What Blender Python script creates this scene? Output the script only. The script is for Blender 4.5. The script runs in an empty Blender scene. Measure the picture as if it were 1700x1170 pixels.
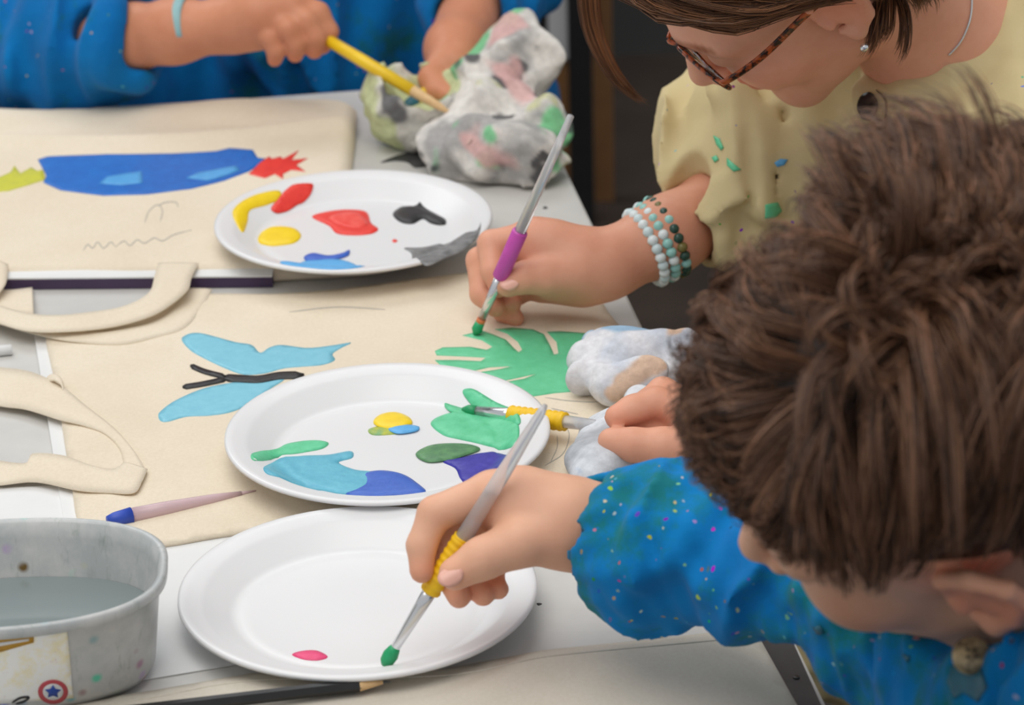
import bpy, bmesh, math, random
import numpy as np
from mathutils import Vector, Matrix
from mathutils.geometry import delaunay_2d_cdt

random.seed(7); RNG = np.random.default_rng(7)
scene = bpy.context.scene
COL = scene.collection

# ------------------------------------------------------------------ camera
T = 0.72                       # table top height
F_PX, PITCH, ROLL = 4958.3, 0.4191, -0.0279
CAM = np.array([0.0, 0.0, T + 0.8927])
c_, s_ = math.cos(PITCH), math.sin(PITCH)
FWD = np.array([0, c_, -s_])
_r, _u = np.array([1.0, 0, 0]), np.array([0, s_, c_])
RIGHT = math.cos(ROLL) * _r + math.sin(ROLL) * _u
UP = -math.sin(ROLL) * _r + math.cos(ROLL) * _u
cam_data = bpy.data.cameras.new('camera')
cam = bpy.data.objects.new('camera', cam_data); COL.objects.link(cam)
cam_data.sensor_width = 36.0; cam_data.lens = F_PX * 36 / 1700
cam_data.clip_start = 0.05; cam_data.clip_end = 60
m = Matrix.Identity(4)
for i in range(3):
    m[i][0], m[i][1], m[i][2], m[i][3] = RIGHT[i], UP[i], -FWD[i], CAM[i]
cam.matrix_world = m
cam_data.dof.use_dof = True; cam_data.dof.focus_distance = 1.93; cam_data.dof.aperture_fstop = 10.0
scene.camera = cam

# ------------------------------------------------------------------ light
world = bpy.data.worlds.new('world'); scene.world = world; world.use_nodes = True
bg = world.node_tree.nodes['Background']
bg.inputs[0].default_value = (0.93, 0.965, 1.0, 1); bg.inputs[1].default_value = 0.52
def area_light(name, loc, target, sx, sy, power, color=(1, 1, 1)):
    l = bpy.data.lights.new(name, 'AREA'); l.shape = 'RECTANGLE'; l.size = sx; l.size_y = sy
    l.energy = power; l.color = color
    o = bpy.data.objects.new(name, l); COL.objects.link(o); o.location = loc
    o.rotation_euler = (Vector(target) - Vector(loc)).to_track_quat('-Z', 'Y').to_euler()
    return o
area_light('daylight_window', (-0.9, 4.6, 3.0), (0, 2.0, T), 3.0, 2.0, 54, (0.96, 0.98, 1.0))
area_light('ceiling_light', (-0.5, 1.2, 3.4), (0, 1.8, T), 2.4, 2.4, 48, (1.0, 0.965, 0.92))
scene.view_settings.view_transform = 'Standard'; scene.view_settings.look = 'None'
scene.view_settings.exposure = 0.04; scene.view_settings.gamma = 1.0
scene.view_settings.use_curve_mapping = False

# ------------------------------------------------------------------ pixel -> place
def ray(px, py):
    return FWD + (px - 850) / F_PX * RIGHT - (py - 585) / F_PX * UP
def on(px, py, z=0.0):                      # point of the pixel at height z above the table top
    d = ray(px, py); t = (T + z - CAM[2]) / d[2]
    return CAM + t * d
def at(px, py, depth):                      # point of the pixel at a distance along the view
    return CAM + depth * ray(px, py)
def cdir(x, y, z):                          # image right / image down / towards camera
    v = x * RIGHT - y * UP - z * FWD
    return v / np.linalg.norm(v)

# ------------------------------------------------------------------ objects
def root(name, loc, label, cat, group=None):
    o = bpy.data.objects.new(name, None); COL.objects.link(o)
    o.empty_display_size = 0.03; o.location = Vector([float(v) for v in loc])
    tag(o, label, cat, group); return o
def tag(o, label, cat, group=None):
    o['label'] = label; o['category'] = cat
    if group: o['group'] = group
    return o
def world_loc(o):
    v = Vector((0, 0, 0))
    while o: v += o.location; o = o.parent
    return np.array(v)
def add(name, verts, faces, mat, parent=None, smooth=True, base=None, colors=None, label=None):
    verts = np.asarray(verts, float)
    org = world_loc(parent) if parent else (np.array(base, float) if base is not None else
          np.array([*(verts[:, :2].min(0) + verts[:, :2].max(0)) / 2, verts[:, 2].min()]))
    me = bpy.data.meshes.new(name)
    if isinstance(faces, np.ndarray):
        n, k = faces.shape
        me.vertices.add(len(verts)); me.vertices.foreach_set('co', (verts - org).astype(np.float32).ravel())
        me.loops.add(n * k); me.loops.foreach_set('vertex_index', faces.astype(np.int32).ravel())
        me.polygons.add(n); me.polygons.foreach_set('loop_start', np.arange(0, n * k, k, dtype=np.int32))
        me.update(calc_edges=True); me.validate()
    else:
        me.from_pydata((verts - org).tolist(), [], [tuple(int(i) for i in f) for f in faces]); me.update()
    if smooth: me.polygons.foreach_set('use_smooth', np.ones(len(me.polygons), bool))
    if colors is not None:
        a = me.color_attributes.new('Col', 'FLOAT_COLOR', 'POINT')
        c = np.ones((len(verts), 4), np.float32); c[:, :3] = colors; a.data.foreach_set('color', c.ravel())
    if mat: me.materials.append(mat)
    o = bpy.data.objects.new(name, me); COL.objects.link(o)
    if parent: o.parent = parent
    else: o.location = Vector([float(v) for v in org])
    if label: o['label'] = label
    return o
def bevel(o, w, seg=2):
    b = o.modifiers.new('bevel', 'BEVEL'); b.width = w; b.segments = seg; b.limit_method = 'ANGLE'
    return o

# ------------------------------------------------------------------ materials
def lin(c):
    c = np.array(c, float) / 255
    return np.where(c <= 0.04045, c / 12.92, ((c + 0.055) / 1.055) ** 2.4)
def rgba(c): return (*[float(v) for v in lin(c)], 1.0)
class NT:
    def __init__(s, name):
        s.m = bpy.data.materials.new(name); s.m.use_nodes = True; s.t = s.m.node_tree
        s.p = s.t.nodes['Principled BSDF']; s.out = s.t.nodes['Material Output']
        s.co = s.t.nodes.new('ShaderNodeTexCoord').outputs['Object']
    def n(s, kind, **kw):
        x = s.t.nodes.new('ShaderNode' + kind)
        for k, v in kw.items():
            if k in x.inputs: 
                if hasattr(v, 'is_output'): s.t.links.new(v, x.inputs[k])
                else: x.inputs[k].default_value = v
            else: setattr(x, k, v)
        return x
    def link(s, a, b): s.t.links.new(a, b)
    def noise(s, scale, detail=4, rough=0.6, co=None):
        return s.n('TexNoise', Vector=co or s.co, Scale=scale, Detail=detail, Roughness=rough).outputs['Fac']
    def ramp(s, fac, p0, p1, c0=(0, 0, 0, 1), c1=(1, 1, 1, 1)):
        r = s.n('ValToRGB'); s.link(fac, r.inputs[0])
        e = r.color_ramp.elements; e[0].position = p0; e[1].position = p1; e[0].color = c0; e[1].color = c1
        return r.outputs[0]
    def mix(s, fac, a, b, mode='MIX'):
        x = s.n('MixRGB'); x.blend_type = mode
        for v, i in ((fac, 0), (a, 1), (b, 2)):
            if hasattr(v, 'is_output'): s.link(v, x.inputs[i])
            else: x.inputs[i].default_value = v
        return x.outputs[0]
    def bump(s, h, strength=0.3, dist=0.001, prev=None):
        b = s.n('Bump', Strength=strength, Distance=dist); s.link(h, b.inputs['Height'])
        if prev: s.link(prev, b.inputs['Normal'])
        return b.outputs[0]
    def done(s, color=None, rough=0.6, normal=None, **kw):
        if color is not None:
            if hasattr(color, 'is_output'): s.link(color, s.p.inputs['Base Color'])
            else: s.p.inputs['Base Color'].default_value = color
        s.p.inputs['Roughness'].default_value = rough
        if normal: s.link(normal, s.p.inputs['Normal'])
        for k, v in kw.items(): s.p.inputs[k.replace('_', ' ')].default_value = v
        return s.m
def simple(name, c, c2=None, scale=40, rough=0.5, bump=0.0, bscale=200, **kw):
    t = NT(name); c2 = c2 or c
    col = t.ramp(t.noise(scale), 0.35, 0.65, rgba(c), rgba(c2))
    nm = t.bump(t.noise(bscale), bump, 0.0008) if bump else None
    return t.done(col, rough, nm, **kw)
def attr_mat(name, rough=0.5, noise_amt=0.15, nscale=60, bump=0.0, bscale=300, **kw):
    t = NT(name); a = t.n('Attribute', attribute_name='Col').outputs['Color']
    v = t.ramp(t.noise(nscale), 0.3, 0.7, (1 - noise_amt,) * 3 + (1,), (1,) * 3 + (1,))
    nm = t.bump(t.noise(bscale, 5), bump, 0.004) if bump else None
    return t.done(t.mix(1.0, a, v, 'MULTIPLY'), rough, nm, **kw)
def skin_mat(name, c, c2):
    t = NT(name); a = t.n('Attribute', attribute_name='Col').outputs['Color']
    base = t.ramp(t.noise(28, 5), 0.3, 0.7, rgba(c), rgba(c2))
    col = t.mix(1.0, base, a, 'MULTIPLY')
    nm = t.bump(t.noise(700, 3), 0.12, 0.0004, t.bump(t.noise(120, 4), 0.12, 0.0012))
    m = t.done(col, 0.48, nm, Subsurface_Weight=0.12, Subsurface_Scale=0.006, Specular_IOR_Level=0.35)
    t.p.inputs['Subsurface Radius'].default_value = (1.0, 0.35, 0.2)
    return m
def smock_mat(name, base, dark, stain, stain_amt, spots=True, spot_dens=0.12, weave=0.25):
    t = NT(name)
    col = t.ramp(t.noise(7, 5), 0.3, 0.7, rgba(dark), rgba(base))
    st = t.ramp(t.noise(16, 6, 0.7), 0.62 - stain_amt, 0.74 - stain_amt)
    col = t.mix(st, col, rgba(stain))
    if spots:
        warp = t.n('TexNoise', Vector=t.co, Scale=60.0, Detail=3.0)
        wv = t.n('VectorMath', operation='MULTIPLY_ADD'); t.link(warp.outputs['Color'], wv.inputs[0])
        wv.inputs[1].default_value = (0.012,) * 3; t.link(t.co, wv.inputs[2])
        for sc, r, dens in ((150, 0.20, spot_dens), (75, 0.12, spot_dens * 0.8)):
            v = t.n('TexVoronoi', Vector=wv.outputs[0], Scale=float(sc))
            d = t.ramp(v.outputs['Distance'], r * 0.8, r, (1, 1, 1, 1), (0, 0, 0, 1))
            hs = t.n('HueSaturation', Saturation=1.15, Value=0.62); t.link(v.outputs['Color'], hs.inputs['Color'])
            wn = t.n('TexWhiteNoise'); t.link(v.outputs['Position'], wn.inputs['Vector'])
            gate = t.ramp(wn.outputs['Value'], dens, dens + 0.01, (1, 1, 1, 1), (0, 0, 0, 1))
            col = t.mix(t.mix(1.0, d, gate, 'MULTIPLY'), col, hs.outputs[0])
    nm = t.bump(t.noise(900, 2), weave, 0.0004, t.bump(t.noise(55, 4), 0.25, 0.003))
    return t.done(col, 0.85, nm, Sheen_Weight=0.05, Specular_IOR_Level=0.2)
def canvas_mat(name, c, c2):
    t = NT(name)
    col = t.ramp(t.noise(9, 5), 0.3, 0.75, rgba(c2), rgba(c))
    fl = t.ramp(t.noise(420, 2), 0.3, 0.7, (0.94, 0.93, 0.91, 1), (1, 1, 1, 1))
    col = t.mix(1.0, col, fl, 'MULTIPLY')
    w1 = t.n('TexWave', Vector=t.co, Scale=320.0, Distortion=1.5, Detail=2.0, bands_direction='X').outputs['Fac']
    w2 = t.n('TexWave', Vector=t.co, Scale=320.0, Distortion=1.5, Detail=2.0, bands_direction='Y').outputs['Fac']
    w = t.mix(1.0, w1, w2, 'ADD')
    nm = t.bump(w, 0.18, 0.0004, t.bump(t.noise(30, 4), 0.25, 0.003))
    return t.done(col, 0.92, nm, Specular_IOR_Level=0.15)
def paint_mat(name, c, c2=None, rough=0.42, scale=120):
    t = NT(name); c2 = c2 or tuple(v * 0.92 for v in c)
    col = t.ramp(t.noise(scale, 5), 0.35, 0.65, rgba(c), rgba(c2))
    nm = t.bump(t.noise(260, 4), 0.35, 0.0008)
    return t.done(col, rough, nm)
def clear_mat(name, c, rough=0.08, trans=0.9):
    t = NT(name); return t.done(rgba(c), rough, None, Transmission_Weight=trans, IOR=1.45)

# ------------------------------------------------------------------ mesh makers
def spline(pts, n, closed=False):
    P = np.asarray(pts, float); m_ = len(P)
    ts = np.linspace(0, m_ if closed else m_ - 1, n, endpoint=not closed)
    out = []
    for t in ts:
        i = int(math.floor(t)); f = t - i
        if closed: a, b, c, d = P[(i - 1) % m_], P[i % m_], P[(i + 1) % m_], P[(i + 2) % m_]
        else:
            i = min(i, m_ - 2); f = t - i
            b, c = P[i], P[i + 1]; a = P[i - 1] if i > 0 else 2 * b - c; d = P[i + 2] if i + 2 < m_ else 2 * c - b
        out.append(0.5 * ((2 * b) + (c - a) * f + (2 * a - 5 * b + 4 * c - d) * f * f + (3 * b - a - 3 * c + d) * f ** 3))
    return np.array(out)
def frame(ax):
    ax = np.asarray(ax, float) / np.linalg.norm(ax)
    h = np.array([0, 0, 1.0]) if abs(ax[2]) < 0.9 else np.array([1.0, 0, 0])
    x = np.cross(h, ax); x /= np.linalg.norm(x); return x, np.cross(ax, x), ax
def lathe(p0, p1, prof, seg=20, flat=1.0):
    """profile [(t along p0->p1 in 0..1, radius m)]"""
    p0, p1 = np.asarray(p0, float), np.asarray(p1, float); x, y, z = frame(p1 - p0)
    V, Fc = [], []
    for t, r in prof:
        c = p0 + (p1 - p0) * t
        for k in range(seg):
            a = 2 * math.pi * k / seg; V.append(c + r * (math.cos(a) * x * flat + math.sin(a) * y))
    for i in range(len(prof) - 1):
        for k in range(seg):
            Fc.append((i * seg + k, i * seg + (k + 1) % seg, (i + 1) * seg + (k + 1) % seg, (i + 1) * seg + k))
    V.append(p0 + (p1 - p0) * prof[0][0]); V.append(p0 + (p1 - p0) * prof[-1][0]); n = len(V); L = (len(prof) - 1) * seg
    for k in range(seg):
        Fc.append((n - 2, (k + 1) % seg, k)); Fc.append((n - 1, L + k, L + (k + 1) % seg))
    return np.array(V), Fc
def tube(path, rad, seg=10, cap=True):
    P = np.asarray(path, float); n = len(P); rad = np.broadcast_to(rad, (n,))
    tg = np.gradient(P, axis=0); tg /= np.linalg.norm(tg, axis=1)[:, None] + 1e-12
    x, _, _ = frame(tg[0]); V, Fc = [], []
    for i in range(n):
        x = x - tg[i] * (x @ tg[i]); x /= np.linalg.norm(x); y = np.cross(tg[i], x)
        for k in range(seg):
            a = 2 * math.pi * k / seg; V.append(P[i] + rad[i] * (math.cos(a) * x + math.sin(a) * y))
    for i in range(n - 1):
        for k in range(seg):
            Fc.append((i * seg + k, i * seg + (k + 1) % seg, (i + 1) * seg + (k + 1) % seg, (i + 1) * seg + k))
    if cap: Fc.append(tuple(range(seg))[::-1]); Fc.append(tuple((n - 1) * seg + k for k in range(seg)))
    return np.array(V), Fc
def box(lo, hi):
    lo, hi = np.array(lo, float), np.array(hi, float)
    V = [(x, y, z) for x in (lo[0], hi[0]) for y in (lo[1], hi[1]) for z in (lo[2], hi[2])]
    return np.array(V), [(0, 1, 3, 2), (4, 6, 7, 5), (0, 4, 5, 1), (2, 3, 7, 6), (0, 2, 6, 4), (1, 5, 7, 3)]
def merge(parts):
    V, Fc, n = [], [], 0
    for v, f in parts:
        V.append(np.asarray(v)); Fc += [tuple(int(i) + n for i in q) for q in f]; n += len(v)
    return np.concatenate(V), Fc
def vnoise(P, scale, seed=0, octaves=3, gain=0.5):
    """cheap smooth noise, sum of rotated sines, about -1..1"""
    P = np.asarray(P, float); r = np.random.default_rng(seed); out = np.zeros(len(P)); amp, tot, f = 1.0, 0.0, scale
    for o in range(octaves):
        s = np.zeros(len(P))
        for k in range(5):
            d = r.normal(size=P.shape[1]); d /= np.linalg.norm(d)
            s += np.sin(P @ d * f * r.uniform(0.7, 1.5) + r.uniform(0, 6.28) + 1.3 * np.sin(P @ np.roll(d, 1) * f * 0.7 + r.uniform(0, 6.28)))
        out += amp * s / 2.6; tot += amp; amp *= gain; f *= 2.1
    return out / tot
def inside(poly, P):
    x, y = P[:, 0], P[:, 1]; c = np.zeros(len(P), bool); n = len(poly)
    for i in range(n):
        a, b = poly[i], poly[(i + 1) % n]
        cond = ((a[1] > y) != (b[1] > y))
        c ^= cond & (x < (b[0] - a[0]) * (y - a[1]) / (b[1] - a[1] + 1e-15) + a[0])
    return c
def edge_dist(poly, P):
    d = np.full(len(P), 1e9)
    for i in range(len(poly)):
        a, b = poly[i], poly[(i + 1) % len(poly)]; ab = b - a
        t = np.clip(((P - a) @ ab) / (ab @ ab + 1e-15), 0, 1)
        d = np.minimum(d, np.linalg.norm(P - a - t[:, None] * ab, axis=1))
    return d
def patch_xy(poly, zf, thick, res=0.004, bulge=0.0, bw=0.004, skirt=None):
    """closed slab over polygon (world xy): top = zf + thick (+ bulge away from the edge), walls down to zf (or skirt)"""
    poly = np.asarray(poly, float)[:, :2]
    dense = []
    for i in range(len(poly)):
        a, b = poly[i], poly[(i + 1) % len(poly)]; k = max(1, int(np.linalg.norm(b - a) / res))
        dense += [a + (b - a) * j / k for j in range(k)]
    poly = np.array(dense); lo, hi = poly.min(0), poly.max(0)
    gx, gy = np.meshgrid(np.arange(lo[0] + res / 2, hi[0], res), np.arange(lo[1] + res / 2, hi[1], res))
    G = np.stack([gx.ravel(), gy.ravel()], 1)
    if len(G):
        G = G[inside(poly, G)]
        if len(G): G = G[edge_dist(poly, G) > res * 0.45]
    pts = [Vector(p) for p in poly] + [Vector(p) for p in G]; n = len(poly)
    edges = [(i, (i + 1) % n) for i in range(n)]
    vo, eo, fo, ov, oe, of = delaunay_2d_cdt(pts, edges, [], 1, 1e-7)
    V2 = np.array([tuple(v) for v in vo]); N = len(V2)
    ed = edge_dist(poly, V2)
    z0 = zf(V2)
    top = z0 + thick + bulge * (1 - np.exp(-ed / bw))
    bot = z0 if skirt is None else np.full(N, skirt)
    V = np.concatenate([np.column_stack([V2, top]), np.column_stack([V2, bot])])
    Fc = [tuple(f) for f in fo]
    # orient up
    for i, f in enumerate(Fc):
        a, b, c = V2[f[0]], V2[f[1]], V2[f[2]]
        if (b[0] - a[0]) * (c[1] - a[1]) - (b[1] - a[1]) * (c[0] - a[0]) < 0: Fc[i] = f[::-1]
    from collections import Counter
    cnt = Counter()
    for f in Fc:
        for i in range(len(f)): cnt[(f[i], f[(i + 1) % len(f)])] += 1
    walls = [(b, a, a + N, b + N) for (a, b) in cnt if (b, a) not in cnt]
    bots = [tuple(i + N for i in f[::-1]) for f in Fc]
    return V, Fc + walls + bots
def px_poly(pts, z=0.0, smooth=0, zf=None):
    P = np.array([on(a, b, z)[:2] for a, b in pts])
    if zf is not None:
        for it in range(12):
            zz = zf(P) - T
            Q = np.array([on(a, b, h)[:2] for (a, b), h in zip(pts, zz)]); P = P * 0.5 + Q * 0.5
    if smooth: P = spline(P, smooth, True)
    return P
def ribbon(A, B, th=0.0012, n=60):
    """band between two edge curves (world pts)"""
    A, B = spline(A, n), spline(B, n); V, Fc = [], []; m_ = 5
    tg = np.gradient((A + B) / 2, axis=0)
    for i in range(n):
        nn = np.cross(tg[i], B[i] - A[i]); nn /= np.linalg.norm(nn) + 1e-12
        if nn[2] < 0: nn = -nn
        for j in range(m_):
            V.append(A[i] + (B[i] - A[i]) * j / (m_ - 1) + nn * th * (1.0 if 0 < j < m_ - 1 else 0.6))
        for j in range(m_): V.append(A[i] + (B[i] - A[i]) * (m_ - 1 - j) / (m_ - 1))
    k = 2 * m_
    for i in range(n - 1):
        for j in range(k): Fc.append((i * k + j, i * k + (j + 1) % k, (i + 1) * k + (j + 1) % k, (i + 1) * k + j))
    Fc.append(tuple(range(k))[::-1]); Fc.append(tuple((n - 1) * k + j for j in range(k)))
    return np.array(V), Fc

# ------------------------------------------------------------------ implicit surfaces
class SDF:
    def __init__(s, vox=0.002): s.v = vox; s.ops = []
    def cap(s, a, b, ra, rb, k=0.006, neg=False):
        a, b = np.array(a, float), np.array(b, float); R = max(ra, rb)
        def f(P):
            ab = b - a; t = np.clip(((P - a) @ ab) / (ab @ ab + 1e-12), 0, 1)
            return np.linalg.norm(P - a - t[..., None] * ab, axis=-1) - (ra + (rb - ra) * t)
        s.ops.append((np.minimum(a, b) - R, np.maximum(a, b) + R, f, k, neg)); return s
    def chain(s, pts, rads, k=0.006):
        for i in range(len(pts) - 1): s.cap(pts[i], pts[i + 1], rads[i], rads[i + 1], k)
        return s
    def ell(s, c, axes, rad, k=0.01, neg=False):
        c = np.array(c, float); M = np.array(axes, float); rad = np.array(rad, float)
        ext = np.sqrt(((M * rad[:, None]) ** 2).sum(0))
        def f(P):
            q = (P - c) @ M.T; k0 = np.linalg.norm(q / rad, axis=-1); k1 = np.linalg.norm(q / rad ** 2, axis=-1)
            return k0 * (k0 - 1) / (k1 + 1e-9)
        s.ops.append((c - ext, c + ext, f, k, neg)); return s
    def mesh(s, disp=None, smooth=2):
        pos = [o for o in s.ops if not o[4]]
        lo = np.min([o[0] for o in pos], 0) - 0.02; hi = np.max([o[1] for o in pos], 0) + 0.02; v = s.v
        n = np.ceil((hi - lo) / v).astype(int) + 1
        D = np.full(n, 1.0, np.float32); ax = [lo[i] + v * np.arange(n[i]) for i in range(3)]
        for l, h, f, k, neg in s.ops:
            mg = k + 5 * v + 0.004
            i0 = np.clip(np.floor((l - mg - lo) / v).astype(int), 0, n - 1); i1 = np.clip(np.ceil((h + mg - lo) / v).astype(int) + 1, 1, n)
            if (i1 <= i0).any(): continue
            sl = tuple(slice(i0[i], i1[i]) for i in range(3))
            P = np.stack(np.meshgrid(*[ax[i][sl[i]] for i in range(3)], indexing='ij'), -1)
            d = f(P); a = D[sl]
            if neg:
                d = -d; hh = np.maximum(k - np.abs(a - d), 0) / k; D[sl] = np.maximum(a, d) + hh * hh * k * 0.25
            else:
                hh = np.maximum(k - np.abs(a - d), 0) / k; D[sl] = np.minimum(a, d) - hh * hh * k * 0.25
        if disp is not None:
            near = np.abs(D) < 0.03; idx = np.argwhere(near)
            if len(idx): D[near] -= disp(lo + v * idx).astype(np.float32)
        V, Q = surface_nets(D, lo, v)
        for _ in range(smooth): V = relax(V, Q, 0.5)
        return V, Q
def surface_nets(D, lo, v):
    n = np.array(D.shape); S = D < 0; cn = n - 1
    acc = np.zeros((int(np.prod(cn)), 3), np.float32) if np.prod(cn) < 3e7 else None
    cid = lambda i, j, k: (i * cn[1] + j) * cn[2] + k
    ids, pts, quads = [], [], []
    for axis in range(3):
        a = [slice(None)] * 3; b = [slice(None)] * 3; a[axis] = slice(0, -1); b[axis] = slice(1, None)
        e = np.argwhere(S[tuple(a)] != S[tuple(b)])
        u, w = (axis + 1) % 3, (axis + 2) % 3
        e = e[(e[:, u] > 0) & (e[:, w] > 0) & (e[:, u] < cn[u]) & (e[:, w] < cn[w])]
        e2 = e.copy(); e2[:, axis] += 1
        d0, d1 = D[tuple(e.T)], D[tuple(e2.T)]; t = d0 / (d0 - d1)
        p = e.astype(float); p[:, axis] += t
        cells = []
        for du, dw in ((0, 0), (1, 0), (1, 1), (0, 1)):
            c = e.copy(); c[:, u] -= du; c[:, w] -= dw; q = cid(c[:, 0], c[:, 1], c[:, 2]); cells.append(q); ids.append(q); pts.append(p)
        q = np.stack(cells, 1); flip = ~S[tuple(e.T)]; q[flip] = q[flip][:, ::-1]; quads.append(q[:, ::-1])
    ids = np.concatenate(ids); pts = np.concatenate(pts); quads = np.concatenate(quads)
    uq, inv = np.unique(ids, return_inverse=True); cnt = np.bincount(inv)
    V = np.stack([np.bincount(inv, pts[:, i]) / cnt for i in range(3)], 1)
    Q = np.searchsorted(uq, quads)
    return lo + v * V, Q[:, ::-1].copy()
def relax(V, Q, w):
    acc = np.zeros_like(V); cnt = np.zeros(len(V))
    for i in range(4):
        for j in (1, 3):
            np.add.at(acc, Q[:, i], V[Q[:, (i + j) % 4]]); 
            cnt += np.bincount(Q[:, i], minlength=len(V))
    return V * (1 - w) + w * acc / np.maximum(cnt, 1)[:, None]
def normals(V, Q):
    fn = np.cross(V[Q[:, 2]] - V[Q[:, 0]], V[Q[:, 3]] - V[Q[:, 1]]); N = np.zeros_like(V)
    for i in range(4): np.add.at(N, Q[:, i], fn)
    return N / (np.linalg.norm(N, axis=1)[:, None] + 1e-12)

from mathutils.bvhtree import BVHTree
def laid(objV, objQ, name, pts, mat, parent, lab, off=.0006, res=5):
    bvh = BVHTree.FromPolygons([Vector(v) for v in objV], [tuple(int(i) for i in q) for q in objQ])
    P = np.array(pts, float); dense = []
    for i in range(len(P)):
        a, b = P[i], P[(i + 1) % len(P)]; k = max(1, int(np.linalg.norm(b - a) / res)); dense += [a + (b - a) * j / k for j in range(k)]
    Dn = np.array(dense); lo, hi = Dn.min(0), Dn.max(0); gx, gy = np.meshgrid(np.arange(lo[0] + res / 2, hi[0], res), np.arange(lo[1] + res / 2, hi[1], res)); Gp = np.stack([gx.ravel(), gy.ravel()], 1)
    if len(Gp): Gp = Gp[inside(Dn, Gp)]
    if len(Gp): Gp = Gp[edge_dist(Dn, Gp) > res * .4]
    vo, eo, fo, *_ = delaunay_2d_cdt([Vector(p) for p in Dn] + [Vector(p) for p in Gp], [(i, (i + 1) % len(Dn)) for i in range(len(Dn))], [], 1, 1e-6)
    out = []
    for p in vo:
        hit = bvh.ray_cast(Vector(CAM), Vector(ray(p[0], p[1])))
        if hit[0] is None: return None
        out.append(np.array(hit[0]) + np.array(hit[1]) * off * (1 if hit[1].dot(Vector(-FWD)) > 0 else -1))
    o = add(name, np.array(out), [tuple(f) for f in fo], mat, parent, label=lab); sm = o.modifiers.new('thickness', 'SOLIDIFY'); sm.thickness = .0006; sm.offset = 0; return o

def cast(objV, objQ, px, py):
    bvh = BVHTree.FromPolygons([Vector(v) for v in objV], [tuple(int(i) for i in q) for q in objQ])
    h = bvh.ray_cast(Vector(CAM), Vector(ray(px, py))); n_ = np.array(h[1])
    return np.array(h[0]), n_ if n_ @ FWD < 0 else -n_
# ================================================================== the room
E1, E2 = np.array([-0.1393, 0.9902, 0]), np.array([0.9902, 0.1393, 0])     # table directions: away / to the right
def structure(o): o['kind'] = 'structure'; return o
floor_m = simple('floor_paint', (66, 55, 47), (54, 44, 38), 6, 0.55, 0.2, 60)
wall_m = simple('wall_paint', (58, 56, 55), (66, 64, 62), 3, 0.8, 0.1, 90)
structure(add('floor', *box((-4.2, -1.5, -0.05), (4.2, 4.85, 0)), floor_m, smooth=False))
structure(add('wall_back', *box((-4.2, 4.85, -0.05), (4.2, 4.95, 3.6)), wall_m, smooth=False))

# ------------------------------------------------------------------ table
table_m = simple('table_laminate', (206, 204, 199), (196, 194, 190), 14, 0.42, 0.05, 300)
dark_top_m = simple('darkened_top', (72, 72, 74), (62, 62, 64), 30, 0.42, 0.1, 200, Metallic=0.3)  # table top tone with the dark reflection put into the colour
black_m = simple('black_steel', (26, 26, 27), (20, 20, 21), 30, 0.4)
TC = np.array([0.0165, 2.628, 0])                                    # far right corner of the table
def tp(a, b, z=T): return TC - E2 * a - E1 * b + np.array([0, 0, z])   # a to the left, b towards camera
TW, TD = 1.5, 1.24
table = root('table', tp(TW / 2, TD / 2, 0), 'light grey laminate table carrying the plates and canvas bags', 'table')
P4 = [tp(0, 0), tp(TW, 0), tp(TW, TD), tp(0, TD)]
V = np.array([p + np.array([0, 0, z]) for z in (-0.028, 0) for p in P4])
top = add('table_top', V, [(3, 2, 1, 0), (4, 5, 6, 7), (0, 1, 5, 4), (1, 2, 6, 5), (2, 3, 7, 6), (3, 0, 4, 7)], table_m, table, smooth=False)
bevel(top, 0.003)
for a, b in ((0.06, 0.06), (TW - 0.06, 0.06), (TW - 0.06, TD - 0.06), (0.06, TD - 0.06)):
    c = tp(a, b, 0); bevel(add('leg', *box(c - [0.018, 0.018, 0], c + [0.018, 0.018, T - 0.028]), black_m, table, smooth=False), 0.004)
flatT = lambda z: (lambda P: np.full(len(P), T + z))
strip = px_poly([(1238, 1022), (1262, 1065), (1318, 1172), (1404, 1340), (1440, 1340), (1363, 1172), (1318, 1072), (1296, 1022)])  # dark reflection near the table edge, painted as a strip of darker colour
es = add('reflection_strip', *patch_xy(strip, flatT(0.0), 0.0012, 0.03), dark_top_m, table, smooth=False, label='table top strip with a reflection painted dark')
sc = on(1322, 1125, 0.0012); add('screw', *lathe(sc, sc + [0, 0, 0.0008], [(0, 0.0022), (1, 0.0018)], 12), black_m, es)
ink = paint_mat('black_stain', (45, 45, 46), (70, 70, 70))
add('paint_stain', *patch_xy(px_poly([(632, 270), (660, 258), (700, 250), (740, 258), (745, 272), (712, 276), (690, 279), (676, 270), (655, 268)], 0, 40), flatT(0), 0.0003, 0.004), ink, table)
for (a, b, r) in ((908, 366, 5), (1154, 1097, 5), (895, 1003, 4), (873, 372, 3), (905, 345, 4)):
    add('paint_stain', *patch_xy(px_poly([(a + r * math.cos(t) * (1 + .3 * math.sin(3 * t + a)), b + .5 * r * math.sin(t)) for t in np.linspace(0, 6.0, 9)]), flatT(0), 0.0003, 0.004), ink, table)

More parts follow.
